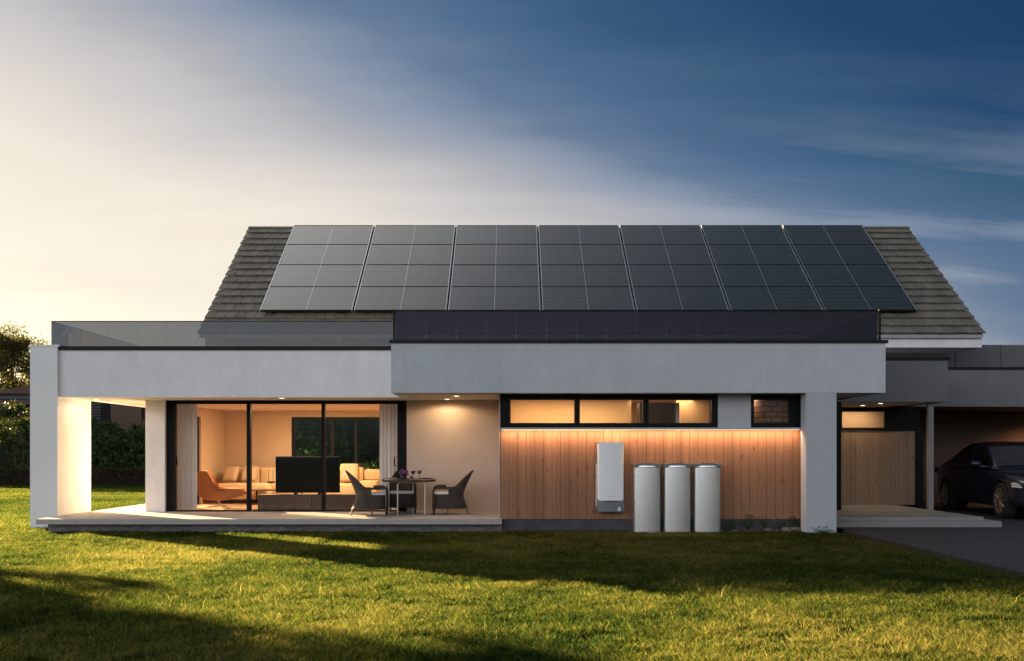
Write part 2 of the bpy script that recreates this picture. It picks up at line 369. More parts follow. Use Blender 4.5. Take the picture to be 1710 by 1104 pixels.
def leaf_mat(name, c1, c2, c3, trans=.35):
    t = NT(name); g = t.n('ShaderNodeNewGeometry'); n = t.noise(t.coord(), .9, 4)
    c = t.ramp(g.outputs['Random Per Island'], [(0, c1), (.55, c2), (1, c3)]); c = t.mix(t.ramp(n, [(.35, 0), (.7, .6)]), c, c1)
    d = t.bsdf(Base_Color=c, Roughness=.55); tr = t.n('ShaderNodeBsdfTranslucent'); t.l(t.mix(.5, c, (.20, .20, .02)), tr.inputs[0])
    mx = t.n('ShaderNodeMixShader'); mx.inputs[0].default_value = trans; t.l(d.outputs[0], mx.inputs[1]); t.l(tr.outputs[0], mx.inputs[2]); t.done(mx)
leaf_mat('shrub_leaf', (.018, .045, .016), (.035, .085, .025), (.06, .13, .03), .25)
leaf_mat('garden_leaf', (.05, .085, .06), (.08, .13, .085), (.11, .18, .10), .3)
leaf_mat('tree_leaf', (.04, .045, .02), (.075, .08, .03), (.13, .11, .04), .5)
leaf_mat('hedge_leaf', (.030, .024, .018), (.05, .04, .028), (.075, .055, .03), .2)
leaf_mat('weed_leaf', (.02, .035, .02), (.03, .055, .025), (.05, .08, .03), .2)
simple('bark', (.09, .065, .045), .9, var=.3, vs=8, bump=.6); simple('pebble', (.09, .085, .09), .85, var=.3, vs=8, bump=.4)
def m_grass():
    t = NT('grass_blade'); a = t.n('ShaderNodeAttribute', attribute_name='tint'); v = t.coord()
    n = t.noise(v, .55, 5, .6); 
    c = t.ramp(a.outputs['Fac'], [(0, (.003, .009, .004)), (.22, (.007, .016, .006)), (.5, (.026, .036, .010)), (.8, (.060, .062, .020)), (1, (.11, .088, .048))])
    d = t.n('ShaderNodeBsdfDiffuse'); t.l(t.mix(1.0, c, (.75, 1.05, 1.0), 'MULTIPLY'), d.inputs[0]); tr = t.n('ShaderNodeBsdfTranslucent'); t.l(t.mix(1.0, c, (4.1, 4.1, 2.5), 'MULTIPLY'), tr.inputs[0])
    mx = t.n('ShaderNodeMixShader'); mx.inputs[0].default_value = .6; t.l(d.outputs[0], mx.inputs[1]); t.l(tr.outputs[0], mx.inputs[2]); t.done(mx)
m_grass()
def m_ground():
    t = NT('lawn_soil'); v = t.coord(); n = t.noise(v, .8, 6, .65); n2 = t.noise(v, 25, 5, .7); far = t.noise(v, 3, 8, .7)
    c = t.mix(t.ramp(n, [(.35, 0), (.65, 1)]), (.009, .015, .006), (.022, .027, .008)); c = t.mix(t.ramp(n2, [(.4, 0), (.7, 1)]), c, (.04, .042, .014)); c = t.mix(t.math('MULTIPLY', t.ramp(far, [(.5, 0), (.7, 1)]), .4), c, (.03, .04, .012))
    b = t.bsdf(Base_Color=c, Roughness=1.0, Specular_IOR_Level=0.0); t.l(t.bump(n2, .5, .03), b.inputs['Normal']); t.done(b)
m_ground()
def m_asphalt():
    t = NT('driveway'); v = t.coord(); n = t.noise(v, .7, 6, .6); n2 = t.noise(v, 70, 4, .7)
    c = t.mix(t.ramp(n, [(.3, 0), (.7, 1)]), (.030, .030, .034), (.045, .045, .050)); c = t.mix(t.math('MULTIPLY', t.ramp(n2, [(.4, 0), (.7, 1)]), .3), c, (.07, .07, .078))
    b = t.bsdf(Base_Color=c, Roughness=.9, Specular_IOR_Level=.25); t.l(t.bump(n2, .3, .006), b.inputs['Normal']); t.done(b)
m_asphalt(); simple('kerb_dark', (.012, .010, .010), .9, var=.3, bump=.4)
simple('step_concrete', (.25, .24, .23), .75, var=.08, vs=2, bump=.1)
def m_car(name, col, **k):
    t = NT(name); t.done(t.bsdf(Base_Color=col, Roughness=.28, Metallic=.35, Coat_Weight=1.0, Coat_Roughness=.04, **k))
m_car('car_paint', (.018, .016, .034)); simple('rubber', (.012, .012, .012), .8, var=.1); simple('rim_metal', (.46, .34, .27), .3, .7, var=.05)
simple('car_glass', (.010, .011, .013), .08, 0); simple('screen_glass', (.035, .037, .040), .12, 0); simple('lens', (.50, .49, .45), .1, .2); simple('grille', (.008, .008, .008), .5)
simple('slat_brown', (.17, .11, .085), .6, var=.08); simple('dark_panel', (.007, .0075, .009), .6, Specular_IOR_Level=.15); simple('interior_dark', (.05, .05, .05), .8)
simple('tv_black', (.006, .006, .006), .4, var=.1, Specular_IOR_Level=.12); simple('porcelain', (.6, .58, .56), .3); simple('dark_plate', (.06, .06, .055), .3); simple('petal', (.16, .06, .15), .7); simple('tabletop', (.07, .055, .05), .35)
simple('neighbour_slat', (.05, .055, .06), .7); simple('neighbour_brown', (.10, .06, .045), .8); simple('neighbour_blue', (.06, .08, .11), .7)
# ================================================================== STRUCTURE
TZ = .27      # terrace level
def struct(name, mb, mat): return setp(mb.build(name, mat), kind='structure')
g = MB(); g.grid([[(x, y, 0) for x in (-600, -40, 0, 6.42, 40, 600)] for y in (-60, 0, 19, 60, 200, 1500)])
struct('lawn', g, M['lawn_soil'])
def driveway():
    m = MB(); ys = (2.0, 8.4, 12.5, 16.7, 28.4)
    for a, b in zip(ys[:-1], ys[1:]): m.box(6.56, 19, a+.03, b-.0, -.05, .08)
    m.box(6.56, 19, 2.0, 28.4, -.05, .066)
    struct('driveway', m, M['driveway'])
    m = MB(); y = 2.0
    while y < 18.9:
        m.box(6.42, 6.555, y, min(y+.99, 18.6), -.05, .083); y += 1.0
    struct('driveway_kerb', m, M['kerb_dark'])
driveway()
# ================================================================== HOUSE
house = thing('house', (0, 24, 0), 'white modern house with grey tiled pitched roof, flat canopies and lit glass front', 'house')
def hp(name, mb, mat, parent=None, label=None, **k):
    o = mb.build(name, M[mat] if isinstance(mat, str) else mat, parent or house, **k)
    if label: o['label'] = label
    return o
# terrace
hp('terrace_slab', MB().prism([(-9.45, 19.02), (-.2, 19.02), (-.2, 21.45), (-7.9, 21.45), (-7.9, 27.0), (-9.45, 27.0)], TZ-.105, TZ), 'warm_concrete')
hp('terrace_plinth', MB().prism([(-9.30, 19.2), (-.2, 19.2), (-.2, 21.4), (-8.1, 21.4), (-8.1, 26.9), (-9.30, 26.9)], -.1, TZ-.106), 'split_stone')
# fin wall
hp('wing_wall', bx(-10.06, -9.492, 20.0, 21.6, -.05, 3.80), 'fin_plaster'); hp('wing_wall_cap', bx(-10.07, -9.44, 19.985, 21.61, 3.80, 3.84), 'fin_plaster')
# left canopy
m = bx(-9.49, -2.2, 20.08, 20.3, 2.75, 3.735); m.box(-9.49, -9.29, 20.301, 27, 2.75, 3.735)
hp('canopy_fascia', m, 'white_plaster')
m = bx(-9.50, -2.37, 20.04, 20.36, 3.736, 3.815); m.box(-9.50, -9.25, 20.361, 27, 3.736, 3.815)
hp('coping', m, 'coping_metal')
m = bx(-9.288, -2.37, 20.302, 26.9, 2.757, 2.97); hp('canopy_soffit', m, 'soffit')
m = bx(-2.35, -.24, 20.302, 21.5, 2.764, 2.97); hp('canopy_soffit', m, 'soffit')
# raised centre box
m = bx(-2.36, 7.29, 18.7, 18.9, 2.757, 3.727); m.box(-2.36, -2.16, 18.901, 22.0, 2.757, 3.727); m.box(7.09, 7.29, 18.901, 24.8, 2.757, 3.727)
hp('balcony_fascia', m, 'half_dimmed_plaster', label='rendered front of the balcony box, toned down for dimmer light to the right')
m = bx(-2.39, 7.33, 18.66, 18.96, 3.728, 3.785); m.box(-2.39, -2.12, 18.961, 22, 3.728, 3.785); m.box(7.06, 7.33, 18.961, 24.8, 3.728, 3.785)
hp('coping', m, 'coping_metal')
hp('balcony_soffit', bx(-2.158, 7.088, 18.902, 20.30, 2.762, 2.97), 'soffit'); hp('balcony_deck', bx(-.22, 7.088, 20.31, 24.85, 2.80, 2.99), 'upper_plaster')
# column
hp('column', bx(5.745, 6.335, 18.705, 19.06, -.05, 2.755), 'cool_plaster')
# entry canopy
m = bx(7.295, 9.96, 21.9, 22.1, 2.75, 3.70); m.box(9.76, 9.96, 22.101, 24.15, 2.75, 3.70); hp('entry_fascia', m, 'dimmed_plaster', label='rendered fascia over the entrance, darkened for the dimmer right end')
m = bx(7.293, 10.0, 21.86, 22.15, 3.701, 3.765); m.box(9.72, 10.0, 22.151, 24.15, 3.701, 3.765); hp('coping', m, 'coping_metal')
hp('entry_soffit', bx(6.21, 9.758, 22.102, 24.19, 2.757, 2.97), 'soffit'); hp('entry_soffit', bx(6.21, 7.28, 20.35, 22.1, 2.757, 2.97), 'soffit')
hp('entry_post', bx(9.625, 9.745, 22.14, 22.26, TZ, 2.756), 'step_concrete', label='slim square grey post at the corner of the entrance')
hp('drain_pipe', bx(7.45, 7.56, 22.0, 22.1, TZ, 2.756), 'black_metal')
# carport
hp('carport_fascia', bx(9.965, 17.5, 24.2, 24.4, 2.75, 3.685), 'dimmed_plaster'); hp('coping', bx(9.965, 17.5, 24.16, 24.46, 3.686, 3.745), 'coping_metal')
hp('carport_roof', bx(9.98, 17.5, 24.402, 28.6, 2.80, 3.0), 'slat_brown')
hp('carport_wall', bx(10.2, 10.4, 24.42, 28.5, 0, 2.79), 'dark_panel')
m = MB(); z = .1
while z < 2.74: m.box(10.42, 17.5, 28.42, 28.5, z, z+.052, 0); z += .068
hp('slatted_wall', m, 'slat_brown', label='brown horizontal slat wall at the back of the carport'); hp('slat_backing', bx(10.42, 17.5, 28.51, 28.59, 0, 2.86), 'interior_dark')
hp('carport_wall', bx(17.2, 17.4, 24.42, 28.4, 0, 2.79), 'dark_panel')
# grey parapet screen on carport roof
m = MB()
for i in range(7): m.box(9.75+i*1.26, 9.75+(i+1)*1.26-.018, 26.5, 26.56, 3.0, 4.565)
hp('screen_panel', m, 'slate_panel', label='row of plain grey screen panels on the carport roof')
hp('low_roof', MB().prism([(13.2, 3.72), (17.4, 4.55), (17.4, 3.72)], 24.9, 26.3, 'y'), 'roof_tile')
# steps
m = bx(5.9, 9.66, 19.62, 24.2, .0, TZ); hp('entry_platform', m, 'step_concrete'); hp('entry_step', bx(6.34, 9.92, 19.4, 19.615, .0, .196), 'step_concrete')
hp('entry_step', bx(9.665, 9.92, 19.62, 24.1, .0, .196), 'step_concrete')
# ground floor walls
hp('end_pier', bx(-8.15, -7.72, 21.3, 21.52, TZ-.05, 2.756), 'white_plaster')
m = bx(-8.15, -7.95, 21.53, 23.0, .1, 2.756); m.box(-8.15, -7.95, 24.5, 26.7, .1, 2.756); m.box(-8.15, -7.95, 23.0, 24.5, 2.5, 2.756); hp('side_wall', m, 'room_wall')
hp('side_render', bx(-8.17, -8.152, 21.53, 23.0, .1, 2.75), 'white_plaster'); hp('side_render', bx(-8.17, -8.152, 24.5, 26.7, .1, 2.75), 'white_plaster')
m = bx(-7.948, -6.1, 26.5, 26.7, .1, 2.9); m.box(-3.58, -2.0, 26.5, 26.7, .1, 2.9); m.box(-6.1, -3.58, 26.5, 26.7, 2.57, 2.9); m.box(-6.1, -3.58, 26.5, 26.7, .1, .5); hp('back_wall', m, 'room_wall')
hp('room_floor', bx(-7.94, -2.2, 21.56, 26.49, .1, TZ+.005), 'oak_floor'); 
m = bx(-7.94, -2.2, 21.62, 25.9, 2.722, 2.752); hp('room_ceiling', m, 'room_ceiling'); hp('room_ceiling', bx(-7.94, -2.2, 25.9, 26.49, 2.78, 2.82), 'room_ceiling')
hp('recess_wall', bx(-2.352, -.24, 21.4, 21.6, .1, 2.758), 'warm_plaster', label='warm lit rendered wall behind the dining table')
hp('room_wall', bx(-2.2, -2.0, 21.61, 26.49, .1, 2.8), 'room_wall')
hp('recess_side_wall', bx(-.262, -.236, 19.23, 21.395, .17, 2.755), 'warm_plaster')
# front wall with cladding
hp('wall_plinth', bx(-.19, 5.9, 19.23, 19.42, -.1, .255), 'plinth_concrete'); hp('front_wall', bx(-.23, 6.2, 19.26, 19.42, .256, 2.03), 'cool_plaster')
m = MB(); x = -.23; i = 0
while x < 5.75:
    w = .172; m.box(x+.003, min(x+w-.003, 5.79), 19.2+random.uniform(-.0015, .0015), 19.257, .256+random.uniform(0, .004), 2.03); x += w
hp('timber_cladding', m, 'larch', label='vertical orange pine boards washed by a light strip')
hp('window_sill', bx(-.235, 5.74, 18.99, 19.42, 2.045, 2.085), 'cool_plaster'); hp('light_strip', bx(-.2, 5.7, 19.02, 19.03, 2.036, 2.044), 'led_glow')
XS = lambda px, D=19.2: (px-855)/F*D
ZS = lambda py, D=19.2: EYE+(755-py)/F*D
hp('front_wall_panel', bx(XS(1199), XS(1254), 19.205, 19.42, 2.086, 2.756), 'cool_plaster')
def window(x0, x1, z0, z1, y, fr, panes, glassm='window_glass', bar=.045):
    """outer frame + one sash frame per opening; panes list of (xa, xb, za, zb)"""
    m = MB(); xs = sorted(set([x0, x1]))
    zb, zt = panes[0][2], panes[0][3]
    m.box(x0, x1, y, y+.16, zt, z1); m.box(x0, x1, y, y+.16, z0, zb)
    ed = [x0] + [v for p in panes for v in (p[0], p[1])] + [x1]
    for a, b in zip(ed[0::2], ed[1::2]): m.box(a, b, y+.001, y+.159, zb, zt)
    w = hp('window', m, 'black_metal')
    m = MB()
    for a, b, c, d in panes:
        s = .028
        for q in ((a, b, d-s, d), (a, b, c, c+s), (a, a+s, c+s, d-s), (b-s, b, c+s, d-s)): m.box(q[0]+.0005, q[1]-.0005, y+.03, y+.10, q[2]+.0005, q[3]-.0005)
    sh = hp('sash', m, 'coping_metal', w)
    for a, b, c, d in panes: hp('pane', bx(a+.03, b-.03, y+.06, y+.066, c+.03, d-.03), glassm, w)
    return w
e = .03
wz0, wz1 = ZS(706)-e, ZS(668)+e
window(XS(836), XS(1198.5), 2.09, 2.755, 19.2, .1, [(XS(853)-e, XS(959)+e, wz0, wz1), (XS(968)-e+.01, XS(1074)+e, wz0, wz1), (XS(1083)-e+.01, XS(1189)+e, wz0, wz1)])['label'] = 'long black framed strip window with three lit panes above the boards'
window(XS(1254.5), XS(1338), 2.09, 2.755, 19.2, .1, [(XS(1260)-e, XS(1318)+e, wz0, wz1)])['label'] = 'small single pane window beside the column'
# rooms behind the strip windows
m = bx(-.2, 2.45, 20.9, 21.05, .3, 2.79); m.box(2.45, 2.6, 20.9, 22.6, .3, 2.79); m.box(2.6, 4.36, 22.6, 22.75, .3, 2.79); m.box(-.228, -.15, 19.43, 20.9, .3, 2.79); m.box(3.65, 4.36, 21.2, 22.6, .3, 2.79)
hp('inner_wall', m, 'room_wall'); hp('inner_ceiling', bx(-.22, 5.99, 19.43, 22.8, 2.757, 2.795), 'room_ceiling')
hp('inner_wall', bx(4.36, 4.5, 19.43, 22.6, .3, 2.755), 'interior_dark'); hp('brick_wall', MB().prism([(5.2, 19.5), (5.95, 19.5), (5.95, 20.6), (4.6, 21.8), (4.55, 21.7)], .3, 2.755), 'interior_brick')
hp('inner_floor', bx(-.22, 5.99, 19.43, 22.8, .2, .29), 'oak_floor')
hp('cupboard_front', bx(2.75, 3.50, 20.6, 21.1, .3, 2.66), 'interior_dark', label='dark tall cupboard seen through the third pane'); hp('cupboard_edge', bx(3.51, 3.59, 20.55, 21.1, .3, 2.66), 'alu')
hp('side_wall', bx(6.0, 6.2, 19.43, 24.2, .0, 2.79), 'cool_plaster')
# entry wall
XE = lambda px: (px-855)/F*24.2
ZE = lambda py: EYE+(755-py)/F*24.2
m = MB(); x = 8.1
while x < XE(1539): m.box(x+.002, min(x+.108, XE(1539.5)), 24.14, 24.17, TZ, ZE(720)); x += .11
hp('entry_cladding', m, 'entry_wood', label='greyish timber board panel beside the entrance')
window(8.1, XE(1486), ZE(720)+.004, ZE(680), 24.1, .1, [(XE(1405)-.03, XE(1477), ZE(716), ZE(686))])['label'] = 'small lit window above the entrance boards'
hp('entry_wall', bx(6.2, 8.095, 24.18, 24.3, TZ, 2.756), 'dark_panel'); hp('entry_wall', bx(8.1, XE(1486), 24.175, 24.3, TZ, ZE(720)), 'interior_dark')
hp('entry_transom', bx(XE(1486)+.003, 10.15, 24.12, 24.3, ZE(720), 2.756), 'dark_panel'); hp('front_door', bx(XE(1540), 10.15, 24.13, 24.3, TZ, ZE(720)-.004), 'dark_panel', label='dark narrow door beside the slim post')
m = bx(8.0, 10.1, 25.4, 25.5, .3, 2.75); m.box(8.0, 8.1, 24.32, 25.39, .3, 2.75); hp('inner_wall', m, 'room_wall'); hp('inner_ceiling', bx(8.0, 10.1, 24.32, 25.5, 2.757, 2.79), 'room_ceiling')
# rear mass
hp('rear_wall', bx(-1.9, 10.19, 26.75, 33.8, 0, 2.95), 'white_plaster'); hp('upper_floor', bx(-7.9, 11.7, 24.92, 33.8, 2.99, 3.1), 'upper_plaster')
hp('roof_terrace', bx(-9.25, -2.2, 20.38, 26.8, 2.975, 3.0), 'upper_plaster'); hp('carport_deck', bx(7.4, 9.7, 22.2, 26.0, 2.975, 3.0), 'upper_plaster')
# upper storey
hp('upper_wall', bx(-7.98, 7.0, 24.9, 25.1, 2.99, 4.72), 'upper_plaster'); hp('upper_wall', bx(7.0, 11.7, 26.0, 26.2, 2.99, 4.6), 'upper_plaster')
RT = .80; Y0, Y1, ZE0 = 24.5, 29.3, 4.62; ZR = ZE0+RT*(Y1-Y0)
for gx in (-7.98, 11.55):
    hp('gable_wall', MB().prism([(25.12 if gx < 0 else 26.22, 3.1), (33.6, 3.1), (33.6, 4.7), (Y1, ZR-.30), (25.12 if gx < 0 else 26.22, ZE0+.25 if gx < 0 else 5.55)], gx, gx+.2, 'x'), 'upper_plaster')
hp('upper_wall', bx(-7.9, 11.7, 33.61, 33.8, 3.1, 4.7), 'upper_plaster')
hp('eave_box', bx(6.9, 12.06, 24.6, 26.0, 4.285, 4.60), 'white_plaster', label='thick pale eave box under the right half of the roof')
hp('eave_board', bx(-8.0, 6.89, 24.56, 24.62, 4.56, 4.64), 'upper_plaster')
# roof
rf = hp('roof', MB().prism([(Y0, ZE0-.02), (Y1, ZR-.02), (34.1, ZE0-.02), (34.1, ZE0-.14), (Y1, ZR-.16), (Y0, ZE0-.10)], -8.0, 12.05, 'x'), 'upper_plaster')
def tiles():
    m = MB(); L = math.hypot(Y1-Y0, ZR-ZE0); n = 16; c = L/n; ux = Vector((0, Y1-Y0, ZR-ZE0)).normalized(); nx = Vector((0, -ux.z, ux.y)); w = .262
    for side in (0, 1):
        for i in range(n):
            a = -.03 + i*c
            x = -8.04 - (w/2 if i % 2 else 0)
            while x < 12.1:
                xa, xb = max(x+.005, -8.04), min(x+w-.005, 12.09)
                x += w
                if xb-xa < .05: continue
                j = random.uniform(-.007, .007); t0 = .062+j; jl = random.uniform(-.006, .006)
                P = []
                for xx in (xa, xb):
                    for v, h in ((a+jl, t0), (a+c+.02, .012), (a+c+.02, -.01), (a+jl, t0-.034)):
                        p = Vector((0, Y0, ZE0)) + ux*v + nx*h
                        if side: p.y = 2*Y1-p.y
                        P.append(m.bm.verts.new((xx, p.y, p.z)))
                for f in ((0,1,2,3), (7,6,5,4), (0,4,5,1), (1,5,6,2), (2,6,7,3), (3,7,4,0)): m.bm.faces.new([P[k] for k in f])
    hp('roof_tiles', m, 'roof_tile', rf)
    m = MB()
    for k in range(64):
        x = -8.04+k*.315; m.prism([(Y1-.13, ZR-.045), (Y1-.06, ZR+.02), (Y1, ZR+.045), (Y1+.06, ZR+.02), (Y1+.13, ZR-.045)], x, x+.312, 'x')
    hp('ridge_tiles', m, 'roof_tile', rf)
tiles()
# sliding door
XD = lambda px: (px-855)/F*21.4
ZD = lambda py: EYE+(755-py)/F*21.4
m = bx(-7.72, XD(291), 21.40, 21.56, TZ-.0, 2.75); m.box(XD(663.5), -2.354, 21.40, 21.56, TZ, 2.75); m.box(XD(291), XD(663.5), 21.40, 21.56, ZD(674.5), 2.75); m.box(XD(291), XD(663.5), 21.40, 21.56, TZ, TZ+.03)
sd = hp('sliding_door', m, 'black_metal', label='wide black framed sliding glass door of the living room')
for a, b in ((411.5, 417.5), (536.5, 542)): hp('mullion', bx(XD(a), XD(b), 21.41, 21.55, TZ+.03, ZD(674.5)), 'black_metal', sd)
for a, b in ((291, 411.5), (417.5, 536.5), (542, 663.5)): hp('glass_pane', bx(XD(a), XD(b), 21.47, 21.478, TZ+.03, ZD(674.5)), 'clear_glass', sd)
for px in (294.5, 659.5):
    s_ = 1 if px < 400 else -1
    hp('handle', MB().tube([(XD(px)-s_*.03, 21.46, ZD(763)), (XD(px)+s_*.012, 21.40, ZD(763)), (XD(px)+s_*.012, 21.40, ZD(777)), (XD(px)-s_*.03, 21.46, ZD(777))], .011, 6), 'black_metal', sd)
# back window and side window of living room
m = MB(); 
for q in ((-6.1, -3.58, 2.50, 2.57), (-6.1, -3.58, .5, .57), (-6.1, -6.03, .57, 2.5), (-3.65, -3.58, .57, 2.5), (-5.0, -4.93, .57, 2.5), (-4.36, -4.29, .57, 2.5)): m.box(q[0], q[1], 26.52, 26.6, q[2], q[3])
w = hp('window', m, 'coping_metal', label='dark framed garden window behind the sofa'); hp('pane', bx(-6.03, -3.65, 26.56, 26.566, .57, 2.5), 'garden_glass', w)
m = MB()
for q in ((23.0, 24.5, 2.42, 2.5), (23.0, 24.5, TZ, .35), (23.0, 23.08, .35, 2.42), (24.42, 24.5, .35, 2.42)): m.box(-8.1, -8.0, q[0], q[1], q[2], q[3])
w = hp('side_window', m, 'coping_metal'); hp('pane', bx(-8.06, -8.05, 23.08, 24.42, .35, 2.42), 'clear_glass', w)
# balustrades
def balustrade(name, segs, z0, z1, mat, label, top=True):
    m = MB(); b = None; rails = MB(); brk = MB()
    for (xa, ya, xb, yb) in segs:
        L = math.hypot(xb-xa, yb-ya); n = max(1, round(L/.595)); dx, dy = (xb-xa)/L, (yb-ya)/L; g_ = .0022
        for i in range(n):
            a, c = L*i/n+g_, L*(i+1)/n-g_
            p0 = (xa+dx*a, ya+dy*a); p1 = (xa+dx*c, ya+dy*c); ox, oy = -dy*.006, dx*.006
            m.prism([(p0[0]-ox, p0[1]-oy), (p1[0]-ox, p1[1]-oy), (p1[0]+ox, p1[1]+oy), (p0[0]+ox, p0[1]+oy)], z0, z1)
        rails.tube([(xa, ya, z1+.008), (xb, yb, z1+.008)], .011, 6)
    b = hp('balustrade', m, mat, label=label); hp('rail', rails, 'coping_metal', b)
    return b
balustrade('balustrade', [(-9.76, 20.3, -2.42, 20.3), (-9.76, 20.32, -9.76, 25.2)], 3.817, 4.36, 'smoked_glass', 'smoked glass balustrade above the left canopy')
balustrade('balustrade', [(-2.3, 18.98, 7.24, 18.98), (-2.3, 19.0, -2.3, 21.2), (7.24, 19.0, 7.24, 23.6)], 3.787, 4.385, 'dusky_glass', 'dark tinted glass balustrade on the balcony box')
for x, y in ((-2.33, 18.95), (7.27, 18.95)): hp('balustrade_post', bx(x-.02, x+.02, y-.02, y+.02, 3.787, 4.42), 'coping_metal')
hp('balustrade_post', bx(-2.345, -2.3, 21.0, 21.05, 3.787, 4.0), 'coping_metal')
hp('side_parapet', bx(-9.8, -9.52, 21.63, 25.2, 3.1, 3.81), 'white_plaster')
# ================================================================== LIGHTS the photo shows
def downlight(x, y, z, label, power, blend=.6, size=R(110), col=(1.0, .70, .36)):
    d = thing('downlight', (x, y, z), label, 'ceiling light', 'recessed ceiling lights under the canopies')
    MB().lathe([(.075, z-.006), (.075, z+.004), (.055, z+.004)], (x, y, 0), 20).build('trim_ring', M['white_metal'], d)
    MB().lathe([(.052, z-.009), (.052, z-.003)], (x, y, 0), 16).build('lens', M['lamp_disc'], d)
    l = bpy.data.lights.new('downlight_lamp', 'SPOT'); l.energy = power*LK; l.color = col; l.spot_size = size; l.spot_blend = blend; l.shadow_soft_size = .08
    lo = bpy.data.objects.new('downlight_lamp', l); COL.objects.link(lo); lo.parent = d; lo.location = (0, 0, -.03); return d
downlight(-9.0, 20.75, 2.752, 'small round ceiling light under the canopy beside the wing wall', 8, .25, R(176), (1.0, .76, .50))
downlight(-4.9, 20.4, 2.752, 'small round ceiling light above the sliding door', 8)
downlight(-1.14, 19.7, 2.757, 'front one of the two ceiling lights near the rendered wall', 12, .5, R(170))
downlight(-1.42, 20.95, 2.759, 'rear one of the two ceiling lights near the rendered wall', 25, .35, R(174))
downlight(8.64, 23.6, 2.752, 'rear ceiling light over the entrance boards', 24, .6, R(172))
downlight(8.69, 22.6, 2.752, 'front ceiling light over the entrance platform', 16)
def area(name, loc, sx, sy, power, col, rot=(0,0,0)):
    l = bpy.data.lights.new(name, 'AREA'); l.shape = 'RECTANGLE'; l.size = sx; l.size_y = sy; l.energy = power*LK; l.color = col
    l.energy = power*LK; lo = bpy.data.objects.new(name, l); COL.objects.link(lo); lo.location = loc; lo.rotation_euler = rot; return lo
WARM = (1.0, .60, .27)
area('strip_lamp', (2.76, 19.05, 2.03), 5.9, .02, 29, (1.0, .60, .36), (R(20), 0, 0))
area('room_lamp', (-4.8, 23.9, 2.70), 2.4, 1.6, 112, (1.0, .70, .42)); area('cove_lamp', (-5.0, 26.2, 2.76), 5.4, .15, 34, WARM)
area('inner_lamp', (1.2, 20.1, 2.74), 2.2, .6, 34, (1.0, .68, .34)); area('inner_lamp', (3.3, 21.0, 2.74), 1.4, .6, 15, (1.0, .62, .32)); area('inner_lamp', (5.1, 20.1, 2.74), .4, .4, 7, (1.0, .66, .45))
area('entry_lamp', (9.0, 24.9, 2.74), 1.0, .6, 8, (1.0, .72, .45))
d = thing('downlight', (15.5, 27.3, 2.795), 'ceiling light in the carport behind the car', 'ceiling light')
MB().lathe([(.10, 2.78), (.10, 2.797)], (15.5, 27.3, 0), 16).build('lens', M['lamp_disc'], d)
l = bpy.data.lights.new('carport_lamp', 'SPOT'); l.energy = 170*LK; l.color = (1.0, .5, .2); l.spot_size = R(150); l.spot_blend = 1; l.shadow_soft_size = .1
lo = bpy.data.objects.new('carport_lamp', l); COL.objects.link(lo); lo.parent = d; lo.location = (0, 0, -.05)
# ================================================================== SOLAR PANELS
def solar():
    L = math.hypot(Y1-Y0, ZR-ZE0); uy = (Y1-Y0)/L; uz = (ZR-ZE0)/L; ang = math.atan2(ZR-ZE0, Y1-Y0)
    t = thing('solar_panel', (0, 0, 0), 'x', 'solar panel', 'solar panels on the roof')
    m = MB(); W, H = 2.42, 1.27
    for q in ((-W/2, -W/2+.022, -H/2, H/2), (W/2-.022, W/2, -H/2, H/2)): MB().box(q[0], q[1], q[2], q[3], 0, .045).build('frame', M['alu'], t)
    for q in ((-W/2+.0225, W/2-.0225, -H/2, -H/2+.014), (-W/2+.0225, W/2-.0225, H/2-.014, H/2)): MB().box(q[0], q[1], q[2], q[3], -.01, .044).build('edge_rail', M['coping_metal'], t)
    MB().box(-W/2+.023, W/2-.023, -H/2+.0145, H/2-.0145, .02, .036).build('cells', M['solar_cells'], t)
    MB().box(-.006, .006, -H/2+.015, H/2-.015, .036, .040).build('divider', M['alu'], t)
    for x in (-.9, .9): MB().box(x-.02, x+.02, -H/2, H/2, -.075, -.01).build('mounting_rail', M['coping_metal'], t)
    first = True; od = ['leftmost', 'second', 'third', 'middle', 'fifth', 'sixth', 'rightmost']; rows = ['bottom', 'lower middle', 'upper middle', 'top']
    v0 = (25.23-Y0)/uy; vL = (29.17-25.23)/uy/4
    for r in range(4):
        for c in range(7):
            o = t if first else copy_tree(t); first = False
            x = -6.64+17.3/7*(c+.5); v = v0+vL*(r+.5); h = .118
            o.location = (x, Y0+uy*v-uz*h, ZE0+uz*v+uy*h); o.rotation_euler = (ang, 0, 0)
            side = f"{od[c]} solar panel" + (" from the left" if c in (1, 2, 4, 5) else "")
            o['label'] = f"{side} in the {rows[r]} row of the roof array"
solar()
